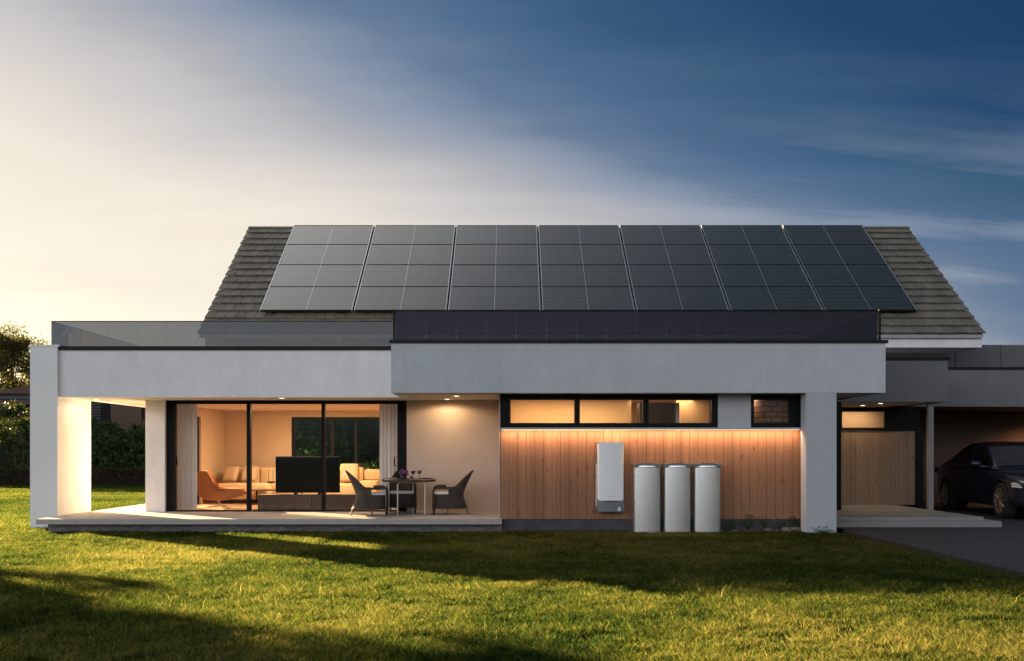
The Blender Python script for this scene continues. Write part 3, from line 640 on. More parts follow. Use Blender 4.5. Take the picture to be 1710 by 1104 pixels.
# ================================================================== OUTDOOR UNITS
def rounded(x0, x1, y0, y1, r, n=5, convex=0.0):
    """plan outline, front is y0 (towards the lawn), optionally bulging forward"""
    pts = []
    for cx, cy, a0 in ((x1-r, y1-r, 0), (x0+r, y1-r, 90)):
        rr = .008
        pts.append((x1 if a0 == 0 else x0, y1))
    L = [(x0+r - r*math.cos(R(90*k/n)), y0+r - r*math.sin(R(90*k/n))) for k in range(n+1)]
    Rr = [(x1-r + r*math.sin(R(90*k/n)), y0+r - r*math.cos(R(90*k/n))) for k in range(n+1)]
    mid = [(x0+r+(x1-x0-2*r)*k/12, y0) for k in range(1, 12)]
    front = [(x, y-convex*(1-((x-(x0+x1)/2)/((x1-x0)/2))**2)) for x, y in L+mid+Rr]
    return [pts[1]] + front + [pts[0]]
def cabinet():
    t = thing('battery_cabinet', (0, 0, 0), 'x', 'cabinet', 'tall silver cabinets standing by the timber wall')
    W, D_, H = .500, .36, 1.36
    m = MB().prism(rounded(-W/2, W/2, -D_/2+.03, D_/2, .035, 6, .05), .0, H-.075); m.build('body', M['brushed_silver'], t, smooth=True)
    # shoulder that closes in to the lid
    m = MB(); A = rounded(-W/2, W/2, -D_/2+.03, D_/2, .035, 6, .05); rows = []
    for k in range(6):
        f = math.sin(k/5*math.pi/2)*.035; z = H-.075+.045*(1-math.cos(k/5*math.pi/2))*1.0
        rows.append([(x*(1-f*1.2), y*(1-f*1.6) if y < 0 else y, z) for x, y in A])
    m.grid(rows, True); m.bm.faces.new([v for v in m.bm.verts][-len(A):]); m.build('shoulder', M['brushed_silver'], t, smooth='all')
    # lid, wider than the body with dropped ears
    m = MB(); n = 14; pts = [(-W/2-.022, H), (W/2+.022, H), (W/2+.022, H-.028)]
    for k in range(n+1):
        x = W/2+.01 - (W+.02)*k/n; u = 2*(x/(W+.02)); pts.append((x, H-.075+.05*(1-u*u)**.8 if abs(u) < 1 else H-.075))
    pts.append((-W/2-.022, H-.028)); m.prism(pts, -D_/2-.012, D_/2+.004, 'y'); m.build('lid', M['olive_grey'], t)
    MB().box(-W*.22, W*.22, -D_/2-.02, -D_/2+.1, H+.001, H+.012).build('handle', M['dark_grey'], t)
    MB().box(W/2+.001, W/2+.018, -D_/2+.09, D_/2, .03, H-.08).build('side_panel', M['olive_grey'], t)
    for x in (-.2, .2):
        for y in (-.1, .1): MB().lathe([(.025, -.012), (.025, .0)], (x, y, 0), 10).build('foot', M['dark_grey'], t)
    return t
cb = cabinet()
for i, (px, lab) in enumerate(((1081, 'left one of three tall silver cabinets, nearest the wall mounted unit'), (1131.5, 'middle one of three tall silver cabinets against the boards'), (1182, 'right one of three tall silver cabinets, nearest the column'))):
    o = cb if i == 0 else copy_tree(cb); o.location = ((px-855)/F*18.83, 19.0, .012); o['label'] = lab
def inverter():
    x0, x1 = (998-855)/F*18.98, (1042-855)/F*18.98; xc = (x0+x1)/2; W = x1-x0; zt = EYE+16/F*18.98; zb = EYE-100/F*18.98; zm = EYE-81/F*18.98
    t = thing('power_unit', (xc, 19.19, zb), 'white wall mounted power unit with a dark grey foot hung on the orange boards', 'power unit')
    MB().box(x0-.004, x1+.004, 19.10, 19.195, zm-.12, zt+.004).build('back_plate', M['dark_grey'], t); 
    W2 = rounded(x0+.006, x1-.006, 18.98, 19.099, .02, 5, .022)
    MB().prism(W2, zm, zt).build('cover', M['unit_white'], t, smooth=True)
    # dark foot with a scooped upper edge
    m = MB(); n = 18; rows = []
    for k in range(n+1):
        u = -1+2*k/n; x = xc+u*(W/2+.004); bul = .03*(1-u*u); zz = zm+.012-.035*(1-u*u)+(.02 if abs(u) > .95 else 0)
        rows.append([(x, 19.099, zz), (x, 18.97-bul, zz), (x, 18.97-bul, zb+.01), (x, 18.98-bul, zb), (x, 19.099, zb)])
    m.grid(rows, True)
    m.bm.verts.ensure_lookup_table(); vs = list(m.bm.verts); m.bm.faces.new(vs[:5]); m.bm.faces.new(vs[-5:][::-1]); foot = m.build('foot', M['dark_grey'], t)
    m = MB(); yy = 18.944
    xx = xc+W*.30
    for dx, dz, w, h in ((-.012, .085, .012, .016), (.006, .075, .03, .010), (.0, .09, .010, .014), (-.03, .05, .016, .008), (-.005, .05, .024, .008), (.028, .05, .010, .008), (-.02, .034, .012, .007), (.004, .034, .022, .007)):
        m.box(xx+dx, xx+dx+w, yy, yy+.02, zb+dz-.01, zb+dz+h-.01)
    m.build('display', M['display_glow'], foot)
    m = MB()
    for dx in (-.15, -.12, -.085): m.box(xc+dx-.02, xc+dx-.01, 18.955, 18.98, zb+.028, zb+.038)
    m.build('indicator', M['display_glow'], foot)
    m = MB(); 
    for k, w in enumerate((.012, .007, .010, .006, .011, .008)): m.box(xc-.05+k*.017, xc-.05+k*.017+w, 18.9565, 18.962, zm+.070, zm+.083)
    m.build('logo', M['faint_red'], t)
    m = MB()
    for x in (x0, x1): m.lathe([(.010, 18.955), (.010, 18.985)], (x+(.006 if x == x0 else -.006), 0, zt-.012), 8, 'y')
    m.build('corner_screw', M['black_metal'], t)
    MB().tube([(x0-.012, 19.12, zb+.1), (x0-.012, 19.12, zb+.95)], .010, 8).build('conduit', M['white_metal'], t)
inverter()
# ================================================================== DINING SET
def chair_wicker():
    t = thing('wicker_chair', (0, 0, 0), 'x', 'chair', 'wicker armchairs around the terrace table')
    # faces +x. shell: sweep round the back from right arm to left arm
    n, k = 40, 16; rows = []
    def ring(a, r_x, r_y, cx):      # superellipse-ish plan, a=pi is the back
        c, s_ = math.cos(a), math.sin(a); e = .62
        return (cx + r_x*abs(c)**e*(1 if c > 0 else -1), r_y*abs(s_)**e*(1 if s_ > 0 else -1))
    for j in range(n+1):
        a = R(42) + (2*math.pi-2*R(42))*j/n
        back = max(0, -math.cos(a)); hb = back**1.5
        top = .60 + .345*max(0, (back-.25)/.75)**1.15 - .03*(1-back)
        col = []
        for i in range(k+1):
            v = i/k; z = .13+(top-.13)*v
            zz = (z-.13)/.82
            lean = -.20*back*max(0, (z-.42)/.5)**1.25 - .13*back*max(0, (.42-z)/.3)**1.6*.75
            narrow = 1-.30*max(0, (z-.60)/.35)**1.3 + .04*max(0, (.42-z)/.3)
            x, y = ring(a, .30, .285, 0.02); col.append((x+lean, y*narrow, z))
        rows.append(col)
    m = MB(); m.grid(rows); sh = m.build('back_shell', M['wicker'], t, smooth='all')
    curve_mod(sh, 'SOLIDIFY', thickness=.025, offset=0); apply_mods(sh)
    # remove upper front of side panels: shell only up to seat at the front -> boolean by deleting faces
    bm = bmesh.new(); bm.from_mesh(sh.data)
    kill = [f for f in bm.faces if f.calc_center_median().x > .02 and f.calc_center_median().z > .43 and f.calc_center_median().z < .555+.0*f.calc_center_median().x]
    bmesh.ops.delete(bm, geom=kill, context='FACES'); bm.to_mesh(sh.data); bm.free()
    for p in sh.data.polygons: p.use_smooth = True
    m = MB(); rr = []
    for i in range(8):
        z = .13+.30*i/7; f = 1+.03*(1-i/7); rr.append([(.30*f, -.27*f, z), (.315*f, 0, z), (.30*f, .27*f, z)])
    m.grid(rr); ap = m.build('seat_front', M['wicker'], t, smooth='all'); curve_mod(ap, 'SOLIDIFY', thickness=.02, offset=0); apply_mods(ap)
    for s_ in (-1, 1):
        MB().tube([(.30, .27*s_, .0), (.305, .275*s_, .3), (.30, .275*s_, .54), (.27, .272*s_, .585), (.2, .275*s_, .605), (.05, .285*s_, .60)], .017, 8).build('arm', M['wicker'], t, smooth='all')
        MB().tube([(.28, .25*s_, .14), (.29, .255*s_, 0)], .014, 6).build('leg', M['walnut'], t)
        MB().tube([(-.34, .22*s_, .15), (-.39, .24*s_, 0)], .014, 6).build('leg', M['walnut'], t)
        MB().tube([(.02, .27*s_, .14), (.02, .27*s_, .0)], .012, 6).build('leg', M['walnut'], t)
    MB().box(-.17, .29, -.235, .235, .40, .475, .022).build('seat_cushion', M['cushion_white'], t, smooth='all'); return t
wc = chair_wicker()
for i, (x, y, rz, lab) in enumerate(((-2.98, 20.25, R(8), 'wicker armchair left of the round terrace table, turned to the right'), (-1.36, 20.6, R(184), 'wicker armchair right of the round terrace table, turned to the left'), (-2.42, 21.02, R(-84), 'brown wicker armchair behind the round terrace table, facing the lawn'))):
    o = wc if i == 0 else copy_tree(wc); o.location = (x, y, TZ); o.rotation_euler = (0, 0, rz); o['label'] = lab; o.scale = (1.08, 1.08, 1.0)
t = thing('dining_table', (-2.2, 20.45, TZ), 'round dark topped terrace table on white bent tube legs', 'table')
MB().lathe([(.54, TZ+.70), (.575, TZ+.712), (.585, TZ+.745), (.565, TZ+.757)], (-2.2, 20.45, 0), 48).build('tabletop', M['tabletop'], t, smooth=True)
def utube(x0, x1, y0, y1, h=.695, r=.07):
    pts = []
    A = Vector((x0, y0, 0)); B = Vector((x1, y1, 0)); d = (B-A).normalized()
    pts += [A+Vector((0, 0, TZ+.002)), A+Vector((0, 0, TZ+h-r))]
    for k in range(1, 7): a = R(90*k/6); pts.append(A+d*(r-r*math.cos(a))+Vector((0, 0, TZ+h-r+r*math.sin(a))))
    for k in range(0, 6): a = R(90*k/6); pts.append(B-d*(r-r*math.sin(a))+Vector((0, 0, TZ+h-r+r*math.cos(a))))
    pts += [B+Vector((0, 0, TZ+h-r)), B+Vector((0, 0, TZ+.002))]
    return pts
for a in ((-2.405, -1.835, 20.15, 20.2), (-2.64, -2.14, 20.55, 20.75)):
    o = MB().tube(utube(*a), .0145, 8).build('leg_frame', M['white_metal'], t, smooth='all')
TT = TZ+.759
def local(o, t): pass
def goblet(x, y, lab):
    t = thing('wine_goblet', (x, y, TT), lab, 'goblet', 'goblets on the terrace table')
    o = MB().lathe([(.032, TT+.0), (.03, TT+.006), (.006, TT+.012), (.005, TT+.085), (.008, TT+.092)], (x, y, 0), 14).build('stem', M['wine_glass'], t, smooth=True); local(o, t)
    o = MB().lathe([(.008, TT+.093), (.035, TT+.112), (.047, TT+.14), (.052, TT+.178), (.050, TT+.178), (.044, TT+.14), (.03, TT+.115), (.004, TT+.10)], (x, y, 0), 18).build('bowl', M['wine_glass'], t, smooth='all'); local(o, t)
goblet(-2.10, 20.35, 'purple stemmed goblet on the table, left of two'); goblet(-1.98, 20.5, 'purple stemmed goblet on the table, right of two')
for x, y, r, mt, lab in ((-2.62, 20.32, .16, 'porcelain', 'pale plate at the left edge of the terrace table'), (-2.28, 20.2, .13, 'dark_plate', 'dark plate at the front of the terrace table'), (-1.83, 20.45, .14, 'dark_plate', 'dark plate at the right edge of the terrace table')):
    o = MB().lathe([(r*.6, 0), (r*.7, .006), (r, .018), (r*.97, .02), (r*.66, .010)], (0, 0, 0), 28).build('plate', M[mt], smooth=True); o.location = (x, y, TT); setp(o, lab, 'plate', 'plates on the terrace table')
t = thing('flower_vase', (-2.36, 20.62, TT), 'small dark vase of purple flowers on the terrace table', 'vase')
MB().lathe([(.03, 0), (.045, .03), (.03, .07), (.035, .085)], (0, 0, 0), 14).build('vase', M['dark_plate'], t, smooth=True, local=True)
m = MB()
for k in range(46): m.ball((random.uniform(-.06, .12), random.uniform(-.05, .05), .12+random.uniform(-.04, .06)), random.uniform(.016, .026), 1, jit=.5)
m.build('flowers', M['petal'], t, local=True)
m = MB()
for k in range(30):
    a = random.uniform(0, 6.28); p = Vector((0, 0, .07)); q = Vector((math.cos(a)*.11, math.sin(a)*.08, random.uniform(.08, .18))); m.tube([p, q], .003, 4)
m.build('stems', M['weed_leaf'], t, local=True)
# ================================================================== LIVING ROOM
def curtain(x0, x1, y, lab):
    m = MB(); rows = []; n = 110
    for i in range(n+1):
        u = i/n; x = x0+(x1-x0)*u; ph = u*(x1-x0)/.085*2*math.pi
        rows.append([(x + .012*math.sin(ph*.37), y+.035*math.sin(ph+.4*math.sin(ph*.31))*(1+.25*math.sin(z*1.3+u*9)), z) for z in (TZ+.02, .9, 1.5, 2.1, 2.70)])
    m.grid(rows); o = m.build('curtain', M['curtain_cloth'], smooth='all'); setp(o, lab, 'curtain', 'curtains inside the sliding door')
curtain(-7.66, -7.18, 21.85, 'pale grey curtain gathered at the left end of the sliding door'); curtain(-3.02, -2.52, 21.85, 'pale grey curtain gathered at the right end of the sliding door')
t = thing('media_cabinet', (-4.6, 22.2, TZ), 'long low walnut media cabinet behind the sliding door', 'cabinet')
def pb(parent, name, mat, x0, x1, y0, y1, z0, z1, bev=.01, label=None):
    o = MB().box(x0, x1, y0, y1, z0, z1, bev).build(name, M[mat], parent, smooth=(bev > .015)); 
    if label: o['label'] = label
    return o
pb(t, 'body', 'walnut', -5.84, -3.36, 22.0, 22.45, TZ+.01, TZ+.35, .004)
for k in range(2): 
    d = pb(t, 'drawer_front', 'walnut', -5.82+k*1.235, -5.82+(k+1)*1.235-.014, 21.978, 21.998, TZ+.02, TZ+.325, .003)
t = thing('television', (-4.65, 22.15, TZ+.352), 'large black flat television standing on the walnut cabinet', 'television')
pb(t, 'screen', 'tv_black', -5.46, -3.99, 22.13, 22.16, TZ+.40, TZ+1.22, .006); pb(t, 'bezel', 'black_metal', -5.47, -3.98, 22.161, 22.18, TZ+.39, TZ+1.23, .003)
for x in (-5.0, -4.45): pb(t, 'foot', 'black_metal', x-.02, x+.02, 22.05, 22.28, TZ+.353, TZ+.395, .003)
t = thing('corner_sofa', (-5.6, 25.4, TZ), 'large cream corner sofa with a chaise at its left end', 'sofa')
pb(t, 'seat', 'sofa_cloth', -6.3, -3.9, 24.95, 25.7, TZ+.10, TZ+.50, .07); pb(t, 'chaise', 'sofa_cloth', -7.75, -6.25, 24.5, 25.7, TZ+.10, TZ+.52, .12)
for k in range(4): pb(t, 'back_cushion', 'sofa_cloth', -7.7+k*.93, -7.7+(k+1)*.93-.02, 25.72, 26.1, TZ+.12, TZ+.92, .06)
pb(t, 'armrest', 'sofa_cloth', -4.0, -3.52, 25.0, 26.0, TZ+.10, TZ+.58, .06); pb(t, 'armrest', 'sofa_cloth', -3.98, -3.50, 25.75, 26.1, TZ+.585, TZ+.86, .05); pb(t, 'base', 'interior_dark', -7.6, -3.6, 24.75, 25.9, TZ+.01, TZ+.098, .01)
def pillow(x, y, z, rz, rx, w, h, lab):
    m = MB(); n = 14; P = [[], []]
    for sgn in (1, -1):
        rows = []
        for i in range(n+1):
            row = []
            for j in range(n+1):
                u, v = -1+2*i/n, -1+2*j/n; th = .085*((1-u**4)*(1-v**4))**.5; pin = 1-.07*(u*u*v*v) - .05*(1-abs(u)**2)*abs(v)**4
                row.append((u*w/2*pin, sgn*th, v*h/2*pin))
            rows.append(row)
        m.grid(rows)
    bmesh.ops.remove_doubles(m.bm, verts=m.bm.verts, dist=.002)
    o = m.build('pillow', M['pillow_cloth'], smooth='all'); o.location = (x, y, z); o.rotation_euler = (rx, 0, rz); setp(o, lab, 'pillow', 'pillows on the corner sofa')
pillow(-7.48, 25.5, TZ+.75, R(-14), R(-24), .42, .46, 'leftmost pillow leaning on the sofa behind the orange chair'); pillow(-7.0, 25.52, TZ+.75, R(-10), R(-24), .42, .46, 'second pillow from the left on the sofa, left of the mullion')
pillow(-4.35, 25.62, TZ+.78, R(4), R(-14), .50, .52, 'square pillow on the sofa right of the television')
t = thing('coffee_table', (-5.8, 24.2, TZ), 'thin dark edged low coffee table between sofa and television', 'table')
pb(t, 'tabletop', 'walnut', -6.55, -5.2, 23.9, 24.5, TZ+.36, TZ+.385, .004)
for x in (-6.45, -5.3): pb(t, 'leg', 'black_metal', x-.015, x+.015, 24.18, 24.21, TZ+.005, TZ+.36, .002)
t = thing('floor_ornament', (-6.35, 25.15, TZ+.505), 'small dark two pronged ornament on the sofa edge', 'ornament')
pb(t, 'base', 'black_metal', -6.42, -6.22, 25.1, 25.2, TZ+.52, TZ+.56, .01)
for x in (-6.39, -6.27): o = MB().tube([(x, 25.15, TZ+.56), (x, 25.15, TZ+.86)], .016, 8).build('prong', M['alu'], t)
def swivel():
    t = thing('swivel_armchair', (-7.02, 22.95, TZ+.008), 'orange leather swivel lounge chair on a chrome star foot', 'armchair')
    # side profile (x forward, z) lofted across y
    outer = [(.60, .30), (.66, .33), (.67, .39), (.58, .435), (.25, .40), (-.02, .385), (-.10, .45), (-.19, .78), (-.235, .865), (-.30, .885), (-.47, .86), (-.515, .80), (-.50, .50), (-.46, .31), (-.36, .235), (-.15, .17), (.15, .17), (.38, .22)]
    n = len(outer); rows = []
    W = .36; prof = [(-1, .80), (-.985, .93), (-.94, .985), (-.85, 1), (.85, 1), (.94, .985), (.985, .93), (1, .80)]
    cx = sum(p[0] for p in outer)/n; cz = sum(p[1] for p in outer)/n
    for u, s_ in prof: 
        # shrink towards the local centreline by moving points to the nearest spine
        row = []
        for x, z in outer:
            sx, sz = (x, .30) if x > -.12 and z < .46 else (-.32, z)
            k = 1-(1-s_)*.45; row.append((sx+(x-sx)*k, u*W, sz+(z-sz)*k))
        rows.append(row)
    m = MB(); V = m.grid(rows, True); m.bm.faces.new(V[0][::-1]); m.bm.faces.new(V[-1]); o = m.build('seat_shell', M['orange_leather'], t, smooth='all', local=True)
    curve_mod(o, 'SUBSURF', levels=2, render_levels=2); apply_mods(o)
    MB().box(-.06, .60, -.31, .31, .40, .455, .025).build('seat_cushion', M['orange_leather'], t, smooth='all', local=True)
    MB().lathe([(.03, .03), (.03, .18)], (0, 0, 0), 14).build('pedestal', M['chrome'], t, smooth=True, local=True)
    m = MB()
    for k in range(4):
        a = R(45+90*k); m.tube([(0, 0, .035), (.36*math.cos(a), .36*math.sin(a), .008)], .016, 6, r2=.010)
    m.build('star_foot', M['chrome'], t, local=True); t.rotation_euler = (0, 0, R(12))
swivel()
# ================================================================== CAR
def car():
    t = thing('parked_car', (0, 0, 0), 'dark navy saloon car parked in the carport at the right edge', 'car')
    SC = 1.22
    st = [(-2.44, .50, .42, .78), (-2.40, .66, .34, .93), (-2.25, .80, .28, 1.01), (-1.95, .88, .22, 1.03), (-1.38, .92, .19, 1.00), (-.7, .925, .18, .97), (0, .925, .18, .95), (.7, .925, .18, .94), (1.05, .925, .18, .92), (1.45, .915, .19, .87), (1.85, .89, .20, .80), (2.15, .83, .21, .74), (2.33, .70, .24, .68), (2.42, .46, .30, .58)]
    rows = []
    for x, w, zb, zt in st:
        h = zt-zb; half = [(0, zb), (w*.75, zb), (w*.96, zb+.05), (w, zb+.25*h), (w*1.0, zb+.45*h), (w*.985, zb+.62*h), (w*.975, zb+.80*h), (w*.93, zb+.93*h), (w*.80, zt-.005), (w*.5, zt+.012), (0, zt+.02)]
        rows.append([(x, -y, z) for y, z in half] + [(x, y, z) for y, z in half[-2:0:-1]])
    m = MB(); V = m.grid(rows, True); m.bm.faces.new(V[0]); m.bm.faces.new(V[-1][::-1])
    body = m.build('body', M['car_paint'], t, smooth='all', local=True); curve_mod(body, 'SUBSURF', levels=2, render_levels=2); apply_mods(body)
    cut = MB()
    for ax in (1.45, -1.38):
        for s_ in (-1, 1):
            cut.lathe([(.385, s_*.55), (.385, s_*1.2)] if s_ > 0 else [(.385, -1.2), (.385, -.55)], (ax, 0, .335), 32, 'y')
    co = cut.build('cutter', None, None); b = body.modifiers.new('b', 'BOOLEAN'); b.object = co; b.operation = 'DIFFERENCE'; b.solver = 'EXACT'
    apply_mods(body); bpy.data.objects.remove(co)
    for p in body.data.polygons: p.use_smooth = True
    try: body.data.set_sharp_from_angle(angle=R(40))
    except Exception: pass
    body.data.materials.clear(); body.data.materials.append(M['car_paint'])
    # dark wheel wells
    for ax in (1.45, -1.38):
        for s_ in (-1, 1):
            y0, y1 = sorted((s_*.56, s_*.58)); MB().lathe([(.40, y0), (.40, y1)], (ax, 0, .335), 24, 'y').build('wheel_well', M['grille'], t, local=True)
    gs = [(1.02, .93, .80, .78), (.80, 1.085, .80, .745), (.50, 1.26, .805, .70), (.22, 1.375, .81, .655), (-.05, 1.43, .81, .63), (-.4, 1.45, .81, .615), (-.8, 1.43, .805, .60), (-1.2, 1.355, .79, .59), (-1.6, 1.235, .77, .585), (-1.95, 1.12, .74, .59), (-2.2, 1.035, .70, .60)]
    def G(s, tt):
        s = max(0, min(len(gs)-1.0001, s)); i = int(s); f = s-i; a, b_ = gs[i], gs[i+1]
        x, zt, wb, wt = (a[k]+(b_[k]-a[k])*f for k in range(4)); zb = .93 if x > 0 else .93+.05*min(1, -x/2.0)
        if tt <= .5:
            u = tt/.5; return Vector((x, -(wb+(wt-wb)*u+.03*math.sin(math.pi*u)), zb+(zt-.025-zb)*u))
        u = (tt-.5)/.5; return Vector((x, -wt*math.cos(u*math.pi/2)**.9 if u < 1 else 0, zt-.025+.035*math.sin(u*math.pi/2)))
    n, k = 60, 20; rows = []
    for i in range(n+1):
        s = (len(gs)-1)*i/n; half = [G(s, j/k) for j in range(k+1)]
        rows.append([tuple(p) for p in half]+[(p.x, -p.y, p.z) for p in half[-2::-1]])
    MB().grid and None
    m = MB(); m.grid(rows); m.build('cabin', M['car_paint'], t, smooth='all', local=True)
    def patch(name, mat, s0, s1, t0, t1, off, ns=16, nt=8, f0=None, f1=None):
        for sg in (1, -1):
            m = MB(); rr = []
            for i in range(ns+1):
                s = s0+(s1-s0)*i/ns; a = f0(s) if f0 else t0; b_ = f1(s) if f1 else t1; row = []
                for j in range(nt+1):
                    tt = a+(b_-a)*j/nt; p = G(s, tt); du = G(s+.02, tt)-G(s-.02, tt); dv = G(s, tt+.01)-G(s, tt-.01); nn = du.cross(dv).normalized()
                    if nn.y > 0 and tt < .9: nn = -nn
                    if tt >= .55 and nn.z < 0: nn = -nn
                    q = p+nn*off; row.append((q.x, q.y*sg, q.z))
                rr.append(row)
            m.grid(rr); m.build(name, M[mat], t, smooth='all', local=True)
    patch('side_window', 'car_glass', 1.2, 4.3, .06, .46, .006, f1=lambda s: .46); patch('side_window', 'car_glass', 4.55, 8.6, .06, .44, .006, f1=lambda s: .46 if s < 7 else .46-(s-7)*.13)
    # windscreen one piece
    m = MB(); rr = []
    for i in range(11):
        s = .25+2.5*i/10; row = []
        for j in range(21):
            u = -1+2*j/20; p = G(s, 1-.44*abs(u)); row.append((p.x+.010, p.y*(1 if u < 0 else -1), p.z+.012))
        rr.append(row)
    m.grid(rr); m.build('windscreen', M['screen_glass'], t, smooth='all', local=True)
    for sg in (1, -1):
        pts = [G(s, .03) for s in (.6, 1.5, 3, 4.4, 6, 7.6)]; MB().tube([(p.x, (p.y-.008)*sg, p.z) for p in pts], .011, 6).build('window_trim', M['chrome'], t, local=True)
        pts = [G(s, .49) for s in (.5, 1, 1.6, 2.2, 2.8, 3.6, 4.4)]; MB().tube([(p.x, (p.y-.008)*sg, p.z) for p in pts], .010, 6).build('window_trim', M['chrome'], t, local=True)
        mi = MB().ball((.62, -sg*1.02, 1.02), .1, 3, (.75, 1.15, .62)); mi.box(.55, .66, min(-sg*.80, -sg*.95), max(-sg*.80, -sg*.95), .95, .985, .01); mi.build('door_mirror', M['car_paint'], t, smooth='all', local=True)
        for hx in (-.25, -1.1): MB().box(hx-.11, hx+.11, min(-sg*.905, -sg*.93), max(-sg*.905, -sg*.93), .80, .825, .008).build('door_handle', M['car_paint'], t, smooth='all', local=True)
        hl = MB(); rr = []
        for i in range(9):
            u = i/8; x = 2.345-.42*u**1.4; y = .50+.375*u; rr.append([(x+.05, -sg*(y+.010), .575+.045*u), (x+.045, -sg*(y+.028), .60+.045*u), (x-.01, -sg*(y+.012), .645+.035*u*(1-.2*u))])
        hl.grid(rr); h_ = hl.build('headlight', M['lens'], t, smooth='all', local=True)
        rr = []
        MB().tube([(2.345-.42*(i/8)**1.4+.055, -sg*(.50+.375*i/8+.02), .573+.045*i/8) for i in range(9)], .011, 6).build('light_strip', M['white_metal'], h_, local=True)
        MB().box(2.2, 2.37, min(-sg*.5, -sg*.72), max(-sg*.5, -sg*.72), .30, .37, .02).build('air_intake', M['grille'], t, local=True)
        for ax in (1.45, -1.38):
            y = -sg*.80; t2 = MB()
            prof = [(.20, -.10), (.315, -.105), (.335, -.085), (.335, .085), (.315, .105), (.24, .108), (.235, .06)]
            wh = MB().lathe([(r, y+h*(-sg)) for r, h in prof], (ax, 0, .335), 40, 'y').build('wheel', M['rubber'], t, smooth=True, local=True)
            rim = MB(); yo = y-sg*.095
            rim.lathe([(.238, y-sg*.03), (.243, yo-sg*.012), (.225, yo-sg*.013), (.222, y-sg*.03)], (ax, 0, .335), 40, 'y')
            rim.lathe([(.055, yo-sg*.006), (.05, yo+sg*.03)], (ax, 0, .335), 16, 'y')
            for q in range(10):
                a = 2*math.pi*q/10; c_, s2 = math.cos(a), math.sin(a); da = .10
                rim.tube([(ax+.04*c_, yo+sg*.005, .335+.04*s2), (ax+.235*math.cos(a+da), yo-sg*.004, .335+.235*math.sin(a+da))], .016, 6, r2=.012)
            rim.build('rim', M['rim_metal'], wh, local=True)
            MB().lathe([(.15, y-sg*.04), (.15, y-sg*.05)], (ax, 0, .335), 24, 'y').build('brake_disc', M['dark_grey'], wh, local=True)
    MB().box(2.36, 2.43, -.42, .42, .46, .56, .02).build('grille', M['grille'], t, local=True); MB().box(2.22, 2.40, -.46, .46, .27, .38, .02).build('air_intake', M['grille'], t, local=True)
    MB().tube([(2.36, -.66, .25), (2.42, -.3, .245), (2.42, .3, .245), (2.36, .66, .25)], .014, 6).build('bumper_trim', M['chrome'], t, local=True)
    for sg in (1, -1): MB().tube([(.86, sg*.35-.3, .965), (.98, sg*.35+.25, .955)], .009, 5).build('wiper', M['black_metal'], t, local=True)
    for sg in (1, -1): MB().box(-2.46, -2.30, min(sg*.5, sg*.78), max(sg*.5, sg*.78), .78, .90, .02).build('tail_light', M['grille'], t, local=True)
    t.scale = (SC, SC, SC)
    # place: wheel centres (front 11.24,21.95) (rear 11.7,25.5)
    a = math.atan2(21.9-25.42, 11.27-11.60); t.rotation_euler = (0, 0, a)
    c_, s_ = math.cos(a), math.sin(a); lx, ly = 1.45*SC, -.80*SC     # front wheel on the side nearest the camera (right-hand side: -y)
    t.location = (11.27-(c_*lx-s_*ly), 21.9-(s_*lx+c_*ly), .081)
car()
# ================================================================== VEGETATION
def leaf_mesh(name, pts, size, mat, parent=None, rng=rs, up=.35):
    n = len(pts); P = np.asarray(pts, dtype=np.float64)
    nrm = rng.normal(size=(n, 3)); nrm[:, 2] += up; nrm /= np.linalg.norm(nrm, axis=1)[:, None]
    t = np.cross(nrm, rng.normal(size=(n, 3))); t /= np.linalg.norm(t, axis=1)[:, None]; b = np.cross(nrm, t)
    s = size*(.6+.8*rng.rand(n))[:, None]; w = s*.42
    V = np.stack([P-t*s*.5, P+b*w*.5+nrm*s*.06, P+t*s*.5, P-b*w*.5+nrm*s*.06], 1).reshape(-1, 3)
    me = bpy.data.meshes.new(name); me.vertices.add(4*n); me.vertices.foreach_set('co', V.astype(np.float32).ravel())
    me.loops.add(4*n); me.loops.foreach_set('vertex_index', np.arange(4*n, dtype=np.int32)); me.polygons.add(n)
    me.polygons.foreach_set('loop_start', np.arange(0, 4*n, 4, dtype=np.int32)); me.update(calc_edges=True); me.materials.append(M[mat])
    o = bpy.data.objects.new(name, me); COL.objects.link(o); o.parent = parent; return o
def clumps(centers, radii, per, rng=rs, shell=.55):
    out = []
    for c, r in zip(centers, radii):
        d = rng.normal(size=(per, 3)); d /= np.linalg.norm(d, axis=1)[:, None]; q = (shell+(1-shell)*rng.rand(per))[:, None]*r*(.75+.5*rng.rand(per))[:, None]
        out.append(np.asarray(c)+d*q*np.array([1, 1, .8]))
    return np.concatenate(out)
def shrub(x, y, w, d, h, lab, n=26, per=170, size=.16, mat='shrub_leaf', name='tall_shrub', grp='tall leafy shrubs behind the lawn'):
    t = thing(name, (x, y, 0), lab, 'shrub', grp)
    cs, rr = [], []
    for i in range(n):
        u = rs.rand()**.8; z = .25+u*(h-.55); k = 1-.35*max(0, (z/h-.6)/.4)
        cs.append((rs.uniform(-.5, .5)*w*k, rs.uniform(-.5, .5)*d*k, z)); rr.append(rs.uniform(.26, .5))
    for i in range(5): cs.append((rs.uniform(-.35, .35)*w, rs.uniform(-.3, .3)*d, h-.25+rs.uniform(-.2, .25))); rr.append(rs.uniform(.14, .25))
    leaf_mesh('foliage', clumps(cs, rr, per), size, mat, t)
    m = MB()
    for c, r in zip(cs[::3], rr[::3]): m.tube([(c[0]*.15, c[1]*.15, 0), (c[0]*.6, c[1]*.6, c[2]*.5), c], .03, 5, r2=.01)
    m.build('stem', M['bark'], t, local=True)
